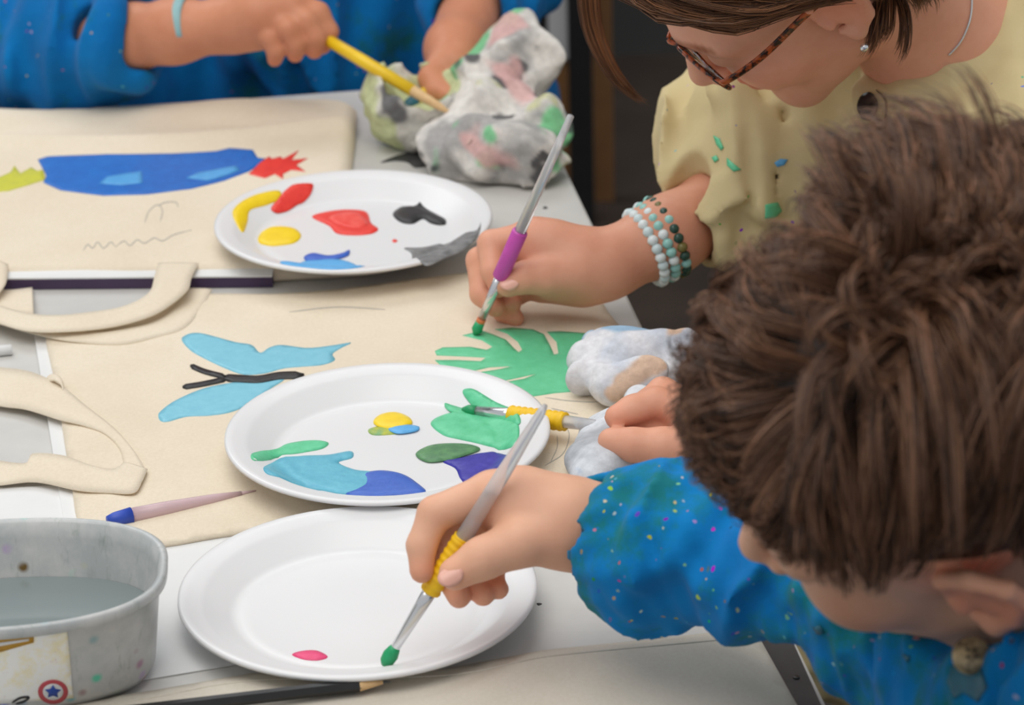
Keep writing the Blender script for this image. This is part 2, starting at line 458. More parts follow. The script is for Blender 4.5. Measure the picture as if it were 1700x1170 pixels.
# ------------------------------------------------------------------ paper
paper_m = simple('white_paper', (230, 230, 229), (222, 222, 221), 10, 0.7, 0.05, 200)
def sheet(pts, z, label, th=0.0006):
    o = add('paper_sheet', *patch_xy(px_poly(pts, z), flatT(z), th, 0.02), paper_m, smooth=False)
    return tag(o, label, 'paper', 'white sheets on the table')
sheet([(-90, 815), (112, 806), (120, 840), (128, 905), (-90, 925)], 0.0005, 'white paper sheet below the tote bag straps, behind the water tub')
sheet([(150, 898), (600, 866), (660, 1078), (403, 1102), (240, 1129), (120, 1145)], 0.0004, 'white paper sheet under the plate with one pink dab')
sheet([(57, 558), (82, 552), (300, 552), (420, 860), (110, 892)], 0.001, 'white card slipped inside the butterfly tote bag', 0.0012)
stick = on(-30, 585, 0.004), on(20, 580, 0.004)
tag(add('chalk_stick', *lathe(stick[0], stick[1], [(0, .0035), (0.02, .004), (0.98, .004), (1, .0033)], 14), paper_m), 'short white chalk stick on bare grey table', 'chalk')

# ------------------------------------------------------------------ tote bags
canvas = canvas_mat('canvas', (238, 226, 206), (228, 214, 192))
canvas2 = canvas_mat('canvas_grey', (214, 207, 194), (204, 197, 184))
stitch_m = simple('pencil_mark', (172, 166, 156), (186, 180, 168), 300, 0.8)
def drape(poly, h, fall, amp, seed, scale=14):
    poly = np.asarray(poly)[:, :2]
    def f(P):
        ed = np.where(inside(poly, P), edge_dist(poly, P), 0); n = vnoise(P, scale, seed, 3)
        return T + 0.0025 + h * (1 - np.exp(-(ed / fall) ** 2)) + amp * (0.5 + 0.5 * n) * (1 - np.exp(-ed / 0.006) * 0.6)
    return f
def stroke(pts, w, n=24):
    P = spline(np.array(pts, float), n); tg = np.gradient(P, axis=0); tg /= np.linalg.norm(tg, axis=1)[:, None]
    nn = np.stack([-tg[:, 1], tg[:, 0]], 1); t = np.linspace(0, 1, n)
    wd = (w / 2) * np.clip(np.minimum(t, 1 - t) * 14, 0.35, 1)[:, None]
    return [tuple(p) for p in P + nn * wd] + [tuple(p) for p in (P - nn * wd)[::-1]]
def painted(name, pts, zf, mat, parent, th=0.00035, smooth=0, res=0.004, bulge=0.0, bw=0.003, label=None):
    return add(name, *patch_xy(px_poly(pts, 0.004, smooth, zf), zf, th, res, bulge, bw), mat, parent, label=label)
PM = {k: paint_mat('paint_' + k, *v) for k, v in dict(
    blue=((14, 110, 200), (10, 98, 188)), sky=((86, 168, 228), (76, 158, 220)), lime=((208, 206, 44), (196, 196, 60)), red=((240, 62, 48), (228, 50, 40)),
    butterfly=((130, 200, 220), (120, 192, 214)), black=((34, 32, 34), (26, 25, 27)), leaf=((104, 206, 156), (94, 198, 146)), yellow=((250, 216, 24), (242, 206, 16)),
    olive=((196, 196, 40), (120, 170, 110)), green=((102, 208, 158), (84, 194, 140)), darkgreen=((70, 120, 80), (96, 150, 96)), navy=((62, 56, 170), (46, 40, 150)),
    cyan=((106, 188, 210), (92, 174, 200)), royal=((66, 108, 200), (54, 96, 190)), coral=((246, 96, 86), (236, 60, 48)), pink=((236, 76, 128), (228, 66, 118)),
    grey=((98, 98, 98), (140, 140, 140)), lightblue=((98, 180, 236), (88, 170, 228)), darkblue=((56, 104, 200), (48, 92, 190))).items()}
PM_red_sm = PM['red']

# far bag with the blue fish
b1px = [(-90, 196), (0, 191), (180, 177), (400, 171), (539, 166), (575, 170), (592, 178), (588, 230), (580, 290), (598, 380), (610, 440), (450, 450), (-90, 456)]
b1 = px_poly(b1px, 0.010); zf1 = drape(b1, 0.0080, 0.0035, 0.0025, 3, 16)
def zf1b(P, base=zf1, edge=px_poly([(-90, 196), (592, 172)], 0.004)):
    a, b = edge; d = (b - a) / np.linalg.norm(b - a); s = (P - a) @ np.array([-d[1], d[0]])       # the far hem is rumpled upwards
    u = (P - a) @ d
    return base(P) + 0.011 * np.exp(-((s + 0.035) / 0.02) ** 2) * (0.55 + 0.45 * np.sin(u * 26 + 1.0)) + 0.006 * np.exp(-((s + 0.075 + 0.03 * np.sin(u * 9)) / 0.012) ** 2)
bag1 = root('tote_bag', [*b1.mean(0), T], 'natural canvas tote bag painted with a blue fish', 'bag', 'canvas tote bags')
add('bag_body', *patch_xy(b1, zf1b, 0.001, 0.006, skirt=T + 0.0012), canvas, bag1)
body = painted('painted_body', [(63, 267), (79, 262), (180, 258), (287, 257), (359, 253), (381, 248), (420, 251), (428, 264), (445, 266), (413, 287), (373, 302), (316, 316), (244, 325), (172, 327), (101, 318), (72, 305), (77, 294), (70, 280)], zf1b, PM['blue'], bag1, 0.0014, label='blue painted fish body')
up = lambda P: zf1b(P) + 0.0014
for pts in ([(165, 305), (178, 294), (205, 289), (235, 285), (237, 304), (201, 308)], [(309, 296), (330, 287), (391, 276), (398, 283), (375, 292), (345, 300)]):
    painted('painted_window', pts, up, PM['sky'], body, 0.0005, label='light blue patch')
painted('painted_tail', [(-20, 300), (0, 296), (18, 288), (24, 277), (34, 290), (52, 280), (62, 286), (72, 284), (76, 300), (45, 310), (15, 319), (-20, 322)], zf1b, PM['lime'], bag1, 0.0014, label='yellow painted tail')
painted('painted_splash', [(413, 291), (432, 272), (447, 262), (452, 266), (466, 262), (470, 266), (496, 252), (484, 268), (511, 265), (492, 276), (507, 287), (484, 284), (470, 291), (470, 299), (456, 291), (440, 298)], zf1b, PM['red'], bag1, 0.0015, res=0.003, label='red painted splash')
for pts in ([(240, 372), (248, 352), (262, 342), (270, 352), (266, 370)], [(262, 344), (275, 338), (292, 338), (296, 346)], [(138, 418), (146, 408), (154, 414), (162, 404), (172, 414), (184, 404), (192, 412)], [(192, 412), (206, 402), (216, 410), (228, 400), (240, 406), (256, 397), (270, 402), (288, 392), (318, 384)]):
    painted('pencil_line', stroke(pts, 1.6, 30), zf1b, stitch_m, bag1, 0.0012, res=0.02)
# straps of the far bag
def strap(parent, outer, inner, n=60, th=0.0013):
    A = [on(a, b, z) for a, b, z in outer]; B = [on(a, b, z) for a, b, z in inner]
    return add('strap', *ribbon(A, B, th, n), canvas, parent)
strap(bag1, [(352, 481, .003), (338, 510, .005), (308, 545, .006), (262, 560, .006), (200, 573, .006), (120, 568, .006), (60, 556, .006), (-30, 530, .006)],
      [(308, 480, .003), (285, 512, .006), (250, 536, .007), (200, 547, .008), (155, 549, .008), (100, 544, .008), (50, 530, .008), (-30, 505, .008)])
strap(bag1, [(-14, 520, .008), (20, 522, .008), (56, 522, .008)][::-1], [(-14, 482, .004), (20, 482, .004), (54, 478, .003)][::-1], 20)
strap(bag1, [(330, 438, .0125), (318, 462, .015), (312, 482, .016), (285, 506, .014), (250, 526, .013), (190, 543, .012), (120, 551, .012), (50, 551, .012), (0, 538, .012), (-40, 520, .011)],
      [(262, 438, .0125), (256, 462, .016), (249, 484, .018), (228, 500, .017), (195, 512, .016), (150, 519, .015), (100, 524, .015), (55, 522, .014), (0, 508, .013), (-40, 490, .012)], 80)
strap(bag1, [(-30, 425, .0125), (-24, 470, .014), (-26, 505, .012)], [(14, 440, .0125), (10, 470, .014), (-4, 492, .012)], 20)
# board inside the far bag
bd = px_poly([(-90, 466), (452, 461), (456, 440), (440, 330), (-90, 340)], 0.0085)
board_m = simple('purple_board', (70, 52, 84), (60, 44, 72), 20, 0.5)
board = root('stiffener_board', [*bd.mean(0), T], 'purple edged white board tucked in the fish tote bag', 'board')
add('core', *patch_xy(bd, flatT(0.0006), 0.0084, 0.05), board_m, board, smooth=False)
bt = px_poly([(-90, 466), (452, 461), (456, 440), (440, 330), (-90, 340)], 0.0085)
add('facing', *patch_xy(bt, flatT(0.009), 0.0012, 0.05), paper_m, board, smooth=False, label='white facing')

# middle bag with butterfly and leaf
b2px = [(325, 490), (450, 489), (560, 482), (700, 464), (790, 455), (900, 464), (985, 491), (1010, 520), (1040, 560), (1085, 640), (1066, 730), (1000, 803), (930, 817), (700, 850), (400, 884), (268, 905), (180, 906), (132, 868), (118, 800), (92, 640), (76, 562), (86, 548), (200, 512)]
b2 = px_poly(b2px, 0.003, 120); zf2 = drape(b2, 0.0015, 0.02, 0.0035, 5, 11)
bag2 = root('tote_bag', [*b2.mean(0), T], 'natural canvas tote bag painted with a butterfly and a green leaf', 'bag', 'canvas tote bags')
add('bag_body', *patch_xy(b2, zf2, 0.001, 0.007, skirt=T + 0.0014), canvas, bag2)
wings = ([(302, 567), (308, 559), (322, 555), (342, 557), (390, 570), (418, 575), (432, 588), (448, 579), (468, 575), (510, 580), (550, 576), (583, 571), (566, 580), (552, 590), (556, 600), (535, 608), (500, 611), (470, 614), (440, 622), (405, 624), (375, 614), (345, 600), (318, 585)],
         [(263, 692), (268, 684), (290, 668), (330, 650), (370, 640), (430, 632), (472, 631), (445, 650), (415, 672), (385, 686), (350, 692), (310, 694), (280, 702), (267, 701)])
for w in wings: painted('painted_wing', w, zf2, PM['butterfly'], bag2, 0.0013, 80, label='light blue butterfly wing')
zb = lambda P: zf2(P) + 0.0012
painted('painted_body', stroke([(368, 627), (400, 629), (430, 630), (465, 624), (505, 623)], 12), zb, PM['black'], bag2, 0.0006, label='black butterfly body')
for st in ([(316, 607), (340, 617), (375, 626)], [(303, 643), (335, 638), (378, 629)]): painted('painted_feeler', stroke(st, 8), zb, PM['black'], bag2, 0.0006, label='black feeler')
leaf = [(768, 559), (800, 551), (815, 556), (840, 566), (853, 580), (861, 587), (867, 583), (860, 570), (842, 556), (822, 549), (850, 546), (885, 549), (903, 557), (913, 575), (920, 591), (927, 589), (924, 570), (908, 553), (930, 552), (979, 556), (976, 575), (972, 592), (965, 605), (955, 607), (961, 612), (956, 624), (948, 640), (955, 652), (920, 655), (880, 661), (862, 655), (842, 636), (870, 631), (893, 622), (862, 629), (838, 634), (815, 626), (798, 620), (830, 615), (851, 610), (812, 612), (785, 618), (760, 615), (735, 612), (722, 600), (760, 600), (798, 602), (807, 596), (770, 594), (725, 592), (722, 585), (735, 579), (780, 578), (808, 583), (818, 578), (800, 567)]
painted('painted_leaf', leaf, zf2, PM['leaf'], bag2, 0.0013, 0, 0.004, label='green painted leaf')
for pts in ([(905, 775), (935, 755), (945, 725), (938, 708)], [(915, 768), (925, 745), (925, 725)], [(905, 662), (950, 668), (1000, 668), (1040, 650)], [(915, 680), (960, 690)], [(480, 520), (560, 512), (640, 516)]):
    painted('pencil_line', stroke(pts, 1.4, 24), zf2, stitch_m, bag2, 0.0012, res=0.02)
strap(bag2, [(-40, 608, .004), (0, 611, .005), (50, 618, .008), (100, 640, .010), (140, 672, .009), (190, 712, .008), (222, 748, .008), (244, 784, .007)],
      [(-40, 668, .004), (8, 676, .005), (45, 681, .006), (100, 698, .007), (140, 708, .007), (175, 722, .007), (200, 750, .006), (206, 790, .005)])
strap(bag2, [(245, 780, .0085), (236, 800, .009), (222, 819, .008), (180, 819, .006), (130, 815, .006), (60, 801, .005), (0, 806, .004), (-40, 806, .004)],
      [(205, 768, .0085), (196, 776, .010), (180, 779, .011), (145, 771, .011), (105, 757, .011), (55, 754, .010), (40, 770, .007), (-40, 760, .005)])
lp = [on(78, 640, .006), on(84, 634, .010), on(94, 634, .013), on(102, 642, .012), on(104, 658, .008)]
add('strap_fold', *ribbon(lp, [p + 0.012 * E1 for p in lp], 0.0013, 24), canvas, bag2)

# near bag
b3px = [(90, 1172), (250, 1149), (420, 1120), (600, 1117), (740, 1112), (820, 1098), (900, 1083), (1080, 1065), (1180, 1054), (1245, 1050), (1262, 1065), (1290, 1115), (1332, 1190), (1400, 1330), (90, 1345)]
b3 = px_poly(b3px, 0.003); zf3 = drape(b3, 0.002, 0.012, 0.004, 11, 10)
bag3 = root('tote_bag', [*b3.mean(0), T], 'unpainted greyish canvas bag at the darkened strip of table top', 'bag', 'canvas tote bags')
add('bag_body', *patch_xy(b3, zf3, 0.001, 0.007, skirt=T + 0.0014), canvas2, bag3)
hem = px_poly([(90, 1182), (250, 1159), (420, 1131), (740, 1122), (900, 1095), (1080, 1078), (1240, 1064)], 0.006)
hp = spline(np.column_stack([hem, zf3(hem) + 0.0011]), 80); hp[:, 2] = zf3(hp) + 0.0010 if False else zf3(hp[:, :2]) + 0.0010
add('hem_seam', *tube(hp, 0.0006, 6), canvas2, bag3)

# ------------------------------------------------------------------ plates
plate_m = NT('white_plastic'); plate_m = plate_m.done(rgba((229, 229, 230)), 0.30, plate_m.bump(plate_m.noise(25, 3), 0.1, 0.002), Subsurface_Weight=0.05, Subsurface_Scale=0.004)
PROF = [(0, 0.0030), (0.030, 0.0030), (0.066, 0.0030), (0.072, 0.0036), (0.075, 0.0028), (0.080, 0.0050), (0.0935, 0.0150), (0.097, 0.0163), (0.104, 0.0178), (0.108, 0.0188), (0.110, 0.0180), (0.1102, 0.0160),
        (0.109, 0.0160), (0.104, 0.0164), (0.0935, 0.0135), (0.081, 0.0034), (0.076, 0.0004), (0.070, 0.0), (0, 0.0012)]
pr = np.array([p[0] for p in PROF[:11]]); pz = np.array([p[1] for p in PROF[:11]])
def plate(cx, cy, z, label, blobs):
    r0 = root('plate', (cx, cy, T + z), label, 'plate', 'white plastic plates')
    n = 96; V, Fc = [], []
    for r, h in PROF:
        for k in range(n): a = 2 * math.pi * k / n; V.append((cx + r * math.cos(a), cy + r * math.sin(a), T + z + h))
    for i in range(len(PROF) - 1):
        for k in range(n): Fc.append((i * n + k, i * n + (k + 1) % n, (i + 1) * n + (k + 1) % n, (i + 1) * n + k))
    add('dish', V, [f[::-1] for f in Fc], plate_m, r0)
    zf = lambda P: T + z + np.interp(np.hypot(P[:, 0] - cx, P[:, 1] - cy), pr, pz)
    for i, (pts, mk, lab, lift, bul) in enumerate(blobs):
        g = (lambda P, l=lift: zf(P) + l)
        painted('paint_blob', pts, g, PM[mk], r0, 0.0003, 60, 0.003, bul, 0.003, lab)
    return r0
plate(-0.1225, 2.2043, 0.0125, 'white plastic plate with red, yellow, black and blue paint', [
    ([(386, 352), (398, 337), (420, 325), (445, 318), (464, 317), (466, 330), (445, 340), (416, 349), (411, 368), (403, 386), (392, 371)], 'yellow', 'yellow paint', 0, .0012),
    ([(450, 346), (462, 330), (475, 315), (490, 306), (518, 305), (517, 320), (505, 335), (492, 341), (478, 350), (460, 354)], 'red', 'red paint', .0006, .0012),
    ([(428, 398), (438, 383), (462, 376), (488, 379), (500, 391), (490, 403), (465, 408), (440, 407)], 'yellow', 'yellow paint', 0, .002),
    ([(518, 360), (545, 351), (580, 348), (608, 352), (616, 370), (628, 380), (618, 388), (590, 391), (560, 388), (546, 375)], 'red', 'red paint', 0, .0015),
    ([(545, 362), (565, 354), (590, 353), (604, 362), (610, 374), (590, 379), (565, 374)], 'coral', 'pale red paint', .0014, .0008),
    ([(652, 356), (665, 344), (690, 341), (697, 336), (706, 345), (739, 364), (735, 374), (715, 371), (702, 364), (685, 372), (665, 369)], 'black', 'black paint', 0, .0022),
    ([(671, 412), (700, 411), (730, 405), (760, 395), (790, 383), (798, 370), (794, 392), (772, 414), (737, 430), (705, 441), (686, 437), (683, 421)], 'grey', 'dry grey paint smear', 0, .0005),
    ([(465, 441), (500, 436), (530, 431), (565, 431), (595, 443), (606, 453), (560, 455), (510, 451)], 'lightblue', 'light blue paint', 0, .0012),
    ([(505, 426), (520, 420), (545, 424), (568, 420), (580, 415), (578, 424), (560, 430), (535, 432), (510, 433)], 'darkblue', 'blue paint', .0005, .0012),
    ([(651, 400), (655, 397), (660, 400), (655, 403)], 'coral', 'tiny red speck', 0, .0002)])
plate(-0.0857, 1.8251, 0.0072, 'white plastic plate of green, yellow and blue paints', [
    ([(417, 755), (440, 748), (480, 736), (520, 731), (545, 735), (535, 745), (500, 752), (460, 760), (425, 765)], 'green', 'green paint stroke', 0, .001),
    ([(438, 776), (460, 764), (500, 757), (545, 755), (582, 749), (585, 760), (562, 768), (590, 780), (628, 786), (612, 812), (580, 822), (520, 813), (475, 800), (445, 788)], 'cyan', 'light blue paint', 0, .0018),
    ([(597, 788), (630, 781), (665, 786), (690, 800), (706, 818), (660, 822), (610, 825), (574, 821), (604, 803)], 'royal', 'blue paint', .0006, .0016),
    ([(612, 713), (635, 707), (660, 712), (674, 718), (645, 722), (618, 722)], 'olive', 'olive paint', 0, .001),
    ([(620, 702), (630, 689), (655, 684), (678, 692), (684, 703), (665, 711), (640, 712)], 'yellow', 'yellow paint', .0006, .0016),
    ([(645, 712), (668, 705), (695, 708), (690, 716), (660, 720)], 'lightblue', 'pale blue paint', .001, .001),
    ([(715, 704), (730, 691), (760, 684), (800, 688), (840, 695), (861, 705), (858, 738), (840, 746), (800, 738), (760, 729), (735, 722)], 'green', 'green paint', 0, .0022),
    ([(738, 670), (752, 673), (786, 680), (768, 652), (778, 645), (794, 650), (822, 667), (850, 679), (862, 690), (860, 705), (820, 698), (770, 690), (745, 682)], 'green', 'green paint', .0006, .0014),
    ([(735, 766), (765, 760), (800, 752), (830, 753), (846, 760), (832, 785), (800, 800), (767, 798), (756, 778)], 'navy', 'dark blue paint', 0, .0018),
    ([(690, 754), (712, 740), (745, 736), (780, 738), (797, 746), (770, 757), (745, 764), (710, 767)], 'darkgreen', 'dark green paint', .0008, .0014)])
plate(-0.0985, 1.6135, 0.0012, 'clean white plastic plate with one small pink dab', [
    ([(485, 1087), (500, 1081), (525, 1080), (544, 1090), (530, 1096), (505, 1095)], 'pink', 'pink paint dab', 0, .001)])

# ------------------------------------------------------------------ brushes and pencils
clear_grip = clear_mat('clear_plastic', (250, 250, 252), 0.10, 0.62)
ferrule_m = NT('ferrule_metal').done(rgba((224, 224, 226)), 0.22, None, Metallic=0.9)
ygrip = simple('yellow_rubber', (248, 202, 26), (240, 190, 18), 90, 0.5)
pink_m = simple('pink_plastic', (204, 82, 178), (190, 70, 164), 50, 0.35)
wood_m = simple('bare_wood', (226, 190, 140), (212, 172, 120), 150, 0.6)
yellow_m = simple('yellow_lacquer', (246, 206, 36), (236, 192, 24), 50, 0.35)
gbr = paint_mat('wet_green', (30, 164, 104), (24, 148, 92)); tealm = paint_mat('teal_paint', (40, 110, 130), (30, 90, 110))
blackl = simple('black_lacquer', (34, 33, 33), (26, 26, 27), 60, 0.3); lead = simple('graphite', (70, 70, 72), None, 50, 0.4)
orange_m = simple('orange_band', (214, 120, 70), None, 50, 0.5)
def brush(tip, end, label, segs, group='paintbrushes', cat='paintbrush', name='paintbrush'):
    tip, end = np.array(tip, float), np.array(end, float); r0 = root(name, tip, label, cat, group)
    for nm, t0, t1, prof, mat, *lab in segs:
        a, b = tip + (end - tip) * t0, tip + (end - tip) * t1
        add(nm, *lathe(a, b, prof, 20), mat, r0, label=lab[0] if lab else None)
    return r0
def ribbed(r, n=9): return [(i / (4 * n), r * (1 + 0.06 * math.sin(2 * math.pi * i / 4))) for i in range(4 * n + 1)]
HB = dict()
tipA = on(638, 1104, 0.012); endA = at(906, 672, 1.70)
brush(tipA, endA, 'clear handled paintbrush with yellow grip and wet green tip', [
    ('bristles', 0, .075, [(0, .0022), (.2, .0042), (.55, .0047), (.85, .0036), (1, .0026)], gbr, 'wet green bristles'),
    ('ferrule', .065, .31, [(0, .0024), (.03, .0028), (.7, .0040), (1, .0044)], ferrule_m),
    ('grip', .29, .50, ribbed(.0060), ygrip, 'ribbed yellow grip'),
    ('handle', .49, 1.0, [(0, .0052), (.5, .0044), (.95, .0026), (1, .0012)], clear_grip, 'clear plastic handle')])
tipB = on(768, 679, 0.0125); endB = at(1120, 722, 1.985)
brush(tipB, endB, 'clear handled paintbrush with yellow grip dipped in green plate paint', [
    ('bristles', 0, .07, [(0, .0014), (.4, .0036), (1, .0036)], gbr),
    ('ferrule', .06, .245, [(0, .0034), (.8, .0046), (1, .0050)], ferrule_m),
    ('grip', .235, .495, ribbed(.0066), ygrip, 'ribbed yellow grip'),
    ('handle', .49, 1.0, [(0, .0046), (.5, .0036), (1, .0020)], clear_grip, 'clear plastic handle')])
tipC = on(788, 556, 0.0062); endC = at(948, 192, 2.115)
brush(tipC, endC, 'slim clear paintbrush with pink grip painting the leaf', [
    ('bristles', 0, .062, [(0, .0012), (.4, .0042), (1, .0034)], gbr, 'green bristles'),
    ('band', .058, .078, [(0, .0034), (1, .0034)], orange_m),
    ('ferrule', .075, .29, [(0, .0030), (1, .0042)], ferrule_m),
    ('grip', .27, .485, [(0, .0052), (.03, .0060), (.97, .0060), (1, .0054)], pink_m, 'pink grip'),
    ('handle', .48, 1.0, [(0, .0044), (.7, .0032), (1, .0024)], clear_grip, 'clear plastic handle')])
pen0, pen1 = at(748, 188, 2.545), at(520, 52, 2.60)
brush(pen0, pen1, 'yellow paintbrush handle with bare wooden end held over paper bowl', [
    ('wood_end', 0, .28, [(0, .0012), (.3, .0034), (1, .0052)], wood_m, 'bare wooden end'), ('handle', .27, 1, [(0, .0053), (.5, .0056), (1, .0050)], yellow_m, 'yellow handle')])
bb0, bb1 = at(672, 180, 2.60), at(748, 126, 2.615)
brush(bb0, bb1, 'yellow brush with teal stained tip lying in paper bowl', [
    ('bristles', -.1, .28, [(0, .004), (.5, .0062), (1, .006)], tealm, 'teal stained bristles'), ('handle', .25, 1, [(0, .0062), (1, .0055)], yellow_m, 'yellow handle')])
pinkclear = clear_mat('stained_plastic', (236, 206, 212), 0.3, 0.35); bluecap = simple('blue_cap', (52, 84, 190), (44, 74, 176), 60, 0.45)
l0, l1 = on(178, 864, 0.0085), on(425, 814, 0.006)
brush(l0, l1, 'paint smeared clear brush with blue end lying on canvas', [
    ('end_cap', 0, .16, [(0, .0030), (.3, .0046), (1, .0058)], bluecap, 'blue end'), ('handle', .15, .9, [(0, .0052), (.3, .0050), (.75, .0034), (1, .0016)], pinkclear, 'pink smeared clear barrel'), ('bristles', .88, 1, [(0, .0016), (1, .0004)], pinkclear)])
def pencil(tip, end, r, mat, label):
    tip, end = np.array(tip), np.array(end); r0 = root('pencil', tip, label, 'pencil'); L = np.linalg.norm(end - tip); c1 = .0175 / L
    add('barrel', *lathe(tip + (end - tip) * c1, end, [(0, r * .96), (.004, r), (1, r)], 6), mat, r0, smooth=False)
    add('sharpened_cone', *lathe(tip + (end - tip) * c1 * .25, tip + (end - tip) * c1 * 1.04, [(0, r * .28), (1, r * .97)], 18), wood_m, r0)
    add('lead', *lathe(tip, tip + (end - tip) * c1 * .28, [(0, .0003), (1, r * .3)], 10), lead, r0)
pencil(on(648, 1131, .0135), on(40, 1202, .0135), .0039, blackl, 'black hexagonal pencil with sharpened tip lying by the plates')

# ------------------------------------------------------------------ water tub
TCX, TCY, TH = -0.318, 1.549, 0.070
tub_t = NT('cloudy_plastic')
stain = tub_t.ramp(tub_t.noise(22, 6, .7), .42, .68, rgba((186, 190, 190)), rgba((214, 213, 210)))
v = tub_t.n('TexVoronoi', Vector=tub_t.co, Scale=70.0); dd = tub_t.ramp(v.outputs['Distance'], .12, .3, (1, 1, 1, 1), (0, 0, 0, 1))
gate = tub_t.ramp(tub_t.noise(14, 3), .50, .60); hs = tub_t.n('HueSaturation', Saturation=.9, Value=.75); tub_t.link(v.outputs['Color'], hs.inputs['Color'])
stain = tub_t.mix(tub_t.mix(1.0, dd, gate, 'MULTIPLY'), stain, hs.outputs[0])
mould = tub_t.ramp(tub_t.noise(34, 6, .75), .6, .75); stain = tub_t.mix(tub_t.mix(1.0, mould, (.5, .5, .5, 1), 'MULTIPLY'), stain, rgba((120, 132, 112)))
mp = tub_t.n('Mapping'); tub_t.link(tub_t.co, mp.inputs[0]); mp.inputs['Scale'].default_value = (1, 1, .22)
sk = tub_t.ramp(tub_t.noise(120, 5, .7, mp.outputs[0]), .56, .72); stain = tub_t.mix(tub_t.mix(1.0, sk, (.55, .55, .55, 1), 'MULTIPLY'), stain, rgba((132, 146, 134)))
tub_m = tub_t.done(stain, .3, tub_t.bump(tub_t.noise(60, 3), .1, .001), Transmission_Weight=.12)
water_m = NT('murky_water').done(rgba((128, 138, 138)), .08)
def oval(a, b, z, n=96, e=2.6, rot=0.06):
    out = []
    for k in range(n):
        t = 2 * math.pi * k / n; c, s = math.cos(t), math.sin(t)
        x = a * math.copysign(abs(c) ** (2 / e), c); y = b * math.copysign(abs(s) ** (2 / e), s)
        out.append((TCX + x * math.cos(rot) - y * math.sin(rot), TCY + x * math.sin(rot) + y * math.cos(rot), T + .0006 + z))
    return out
tub = root('water_tub', (TCX, TCY, T), 'cloudy oval plastic tub of grey paint water with a label', 'tub')
A0, B0, A1, B1 = .100, .052, .1085, .066
def wall_ab(z, off=0.0): t = z / TH; return A0 + (A1 - A0) * t + off, B0 + (B1 - B0) * t + off
rings = [oval(.001, .001, .0), oval(A0 - .012, B0 - .012, 0), oval(A0 - .003, B0 - .003, .003), oval(*wall_ab(.010), .010), oval(*wall_ab(.035), .035), oval(*wall_ab(.060), .060), oval(A1 + .0005, B1 + .0005, .0615),
         oval(A1 + .0035, B1 + .0035, .0635), oval(A1 + .004, B1 + .004, .069), oval(A1 + .002, B1 + .002, .0705), oval(A1 - .001, B1 - .001, .0690), oval(*wall_ab(.060, -.002), .060), oval(*wall_ab(.03, -.002), .03), oval(A0 - .004, B0 - .004, .004), oval(.001, .001, .003)]
n = 96; V = [p for r in rings for p in r]
Fc = [(i * n + k, i * n + (k + 1) % n, (i + 1) * n + (k + 1) % n, (i + 1) * n + k) for i in range(len(rings) - 1) for k in range(n)]
add('tub_body', V, [f for f in Fc], tub_m, tub)
WZ = .036; ring = oval(*wall_ab(WZ, -.0022), WZ); add('water', ring + [(TCX, TCY, T + .0006 + WZ)], [(k, (k + 1) % n, n) for k in range(n)], water_m, tub, label='murky grey water')
# label on the front wall: follow the wall through a pixel
def on_wall(px, py, off):
    lo, hi = None, None; d = ray(px, py); prev = None
    def f(P):
        z = P[2] - T - .0006; a, b = wall_ab(z, off); x, y = P[0] - TCX, P[1] - TCY; c, s = math.cos(.06), math.sin(.06)
        u, w = x * c + y * s, -x * s + y * c
        return (abs(u / a) ** 2.6 + abs(w / b) ** 2.6) - 1
    ts = np.linspace(1.4, 2.1, 3000); 
    for t in ts:
        if f(CAM + t * d) < 0: return CAM + t * d
    return CAM + 1.7 * d
def wall_patch(name, pts, mat, parent, off, lab=None, res=9):
    P = np.array(pts, float); lo, hi = P.min(0), P.max(0)
    gx, gy = np.meshgrid(np.arange(lo[0] + res / 2, hi[0], res), np.arange(lo[1] + res / 2, hi[1], res)); G = np.stack([gx.ravel(), gy.ravel()], 1)
    dense = []
    for i in range(len(P)):
        a, b = P[i], P[(i + 1) % len(P)]; k = max(1, int(np.linalg.norm(b - a) / res)); dense += [a + (b - a) * j / k for j in range(k)]
    D = np.array(dense)
    if len(G): G = G[inside(D, G)]
    if len(G): G = G[edge_dist(D, G) > res * .4]
    vo, eo, fo, *_ = delaunay_2d_cdt([Vector(p) for p in D] + [Vector(p) for p in G], [(i, (i + 1) % len(D)) for i in range(len(D))], [], 1, 1e-6)
    V = np.array([on_wall(p[0], p[1], off) for p in vo])
    o = add(name, V, [tuple(f) for f in fo], mat, parent, label=lab)
    so = o.modifiers.new('thickness', 'SOLIDIFY'); so.thickness = .0003; return o
lt = NT('label_print'); lc = lt.ramp(lt.noise(60, 5, .7), .45, .7, rgba((244, 243, 238)), rgba((240, 224, 160))); lc = lt.mix(lt.ramp(lt.noise(90, 6, .8), .6, .7), lc, rgba((222, 196, 200)))
label_m = lt.done(lc, .4)
lab = wall_patch('label', [(-60, 1065), (57, 1054), (57, 1050), (111, 1045), (116, 1090), (120, 1140), (122, 1158), (-60, 1172)], label_m, tub, .0004, 'printed paper label')
wall_patch('label_band', [(-60, 1066), (56, 1052), (56, 1066), (0, 1082), (-60, 1092)], simple('ochre_print', (196, 150, 36), (176, 128, 30), 60, .4), lab, .0008, 'ochre band')
wall_patch('label_band', [(-60, 1074), (48, 1060), (48, 1063), (0, 1072), (-60, 1079)], paper_m, lab, .0011, 'white band')
def disc(cx, cy, r, ry, n=28): return [(cx + r * math.cos(2 * math.pi * k / n), cy + ry * math.sin(2 * math.pi * k / n)) for k in range(n)]
wall_patch('badge_ring', disc(88, 1148, 25, 20), simple('red_print', (190, 74, 82), None, 50, .4), lab, .0008, 'red round badge', 6)
wall_patch('badge_face', disc(88, 1148, 17, 13.5), paper_m, lab, .0011, None, 6)
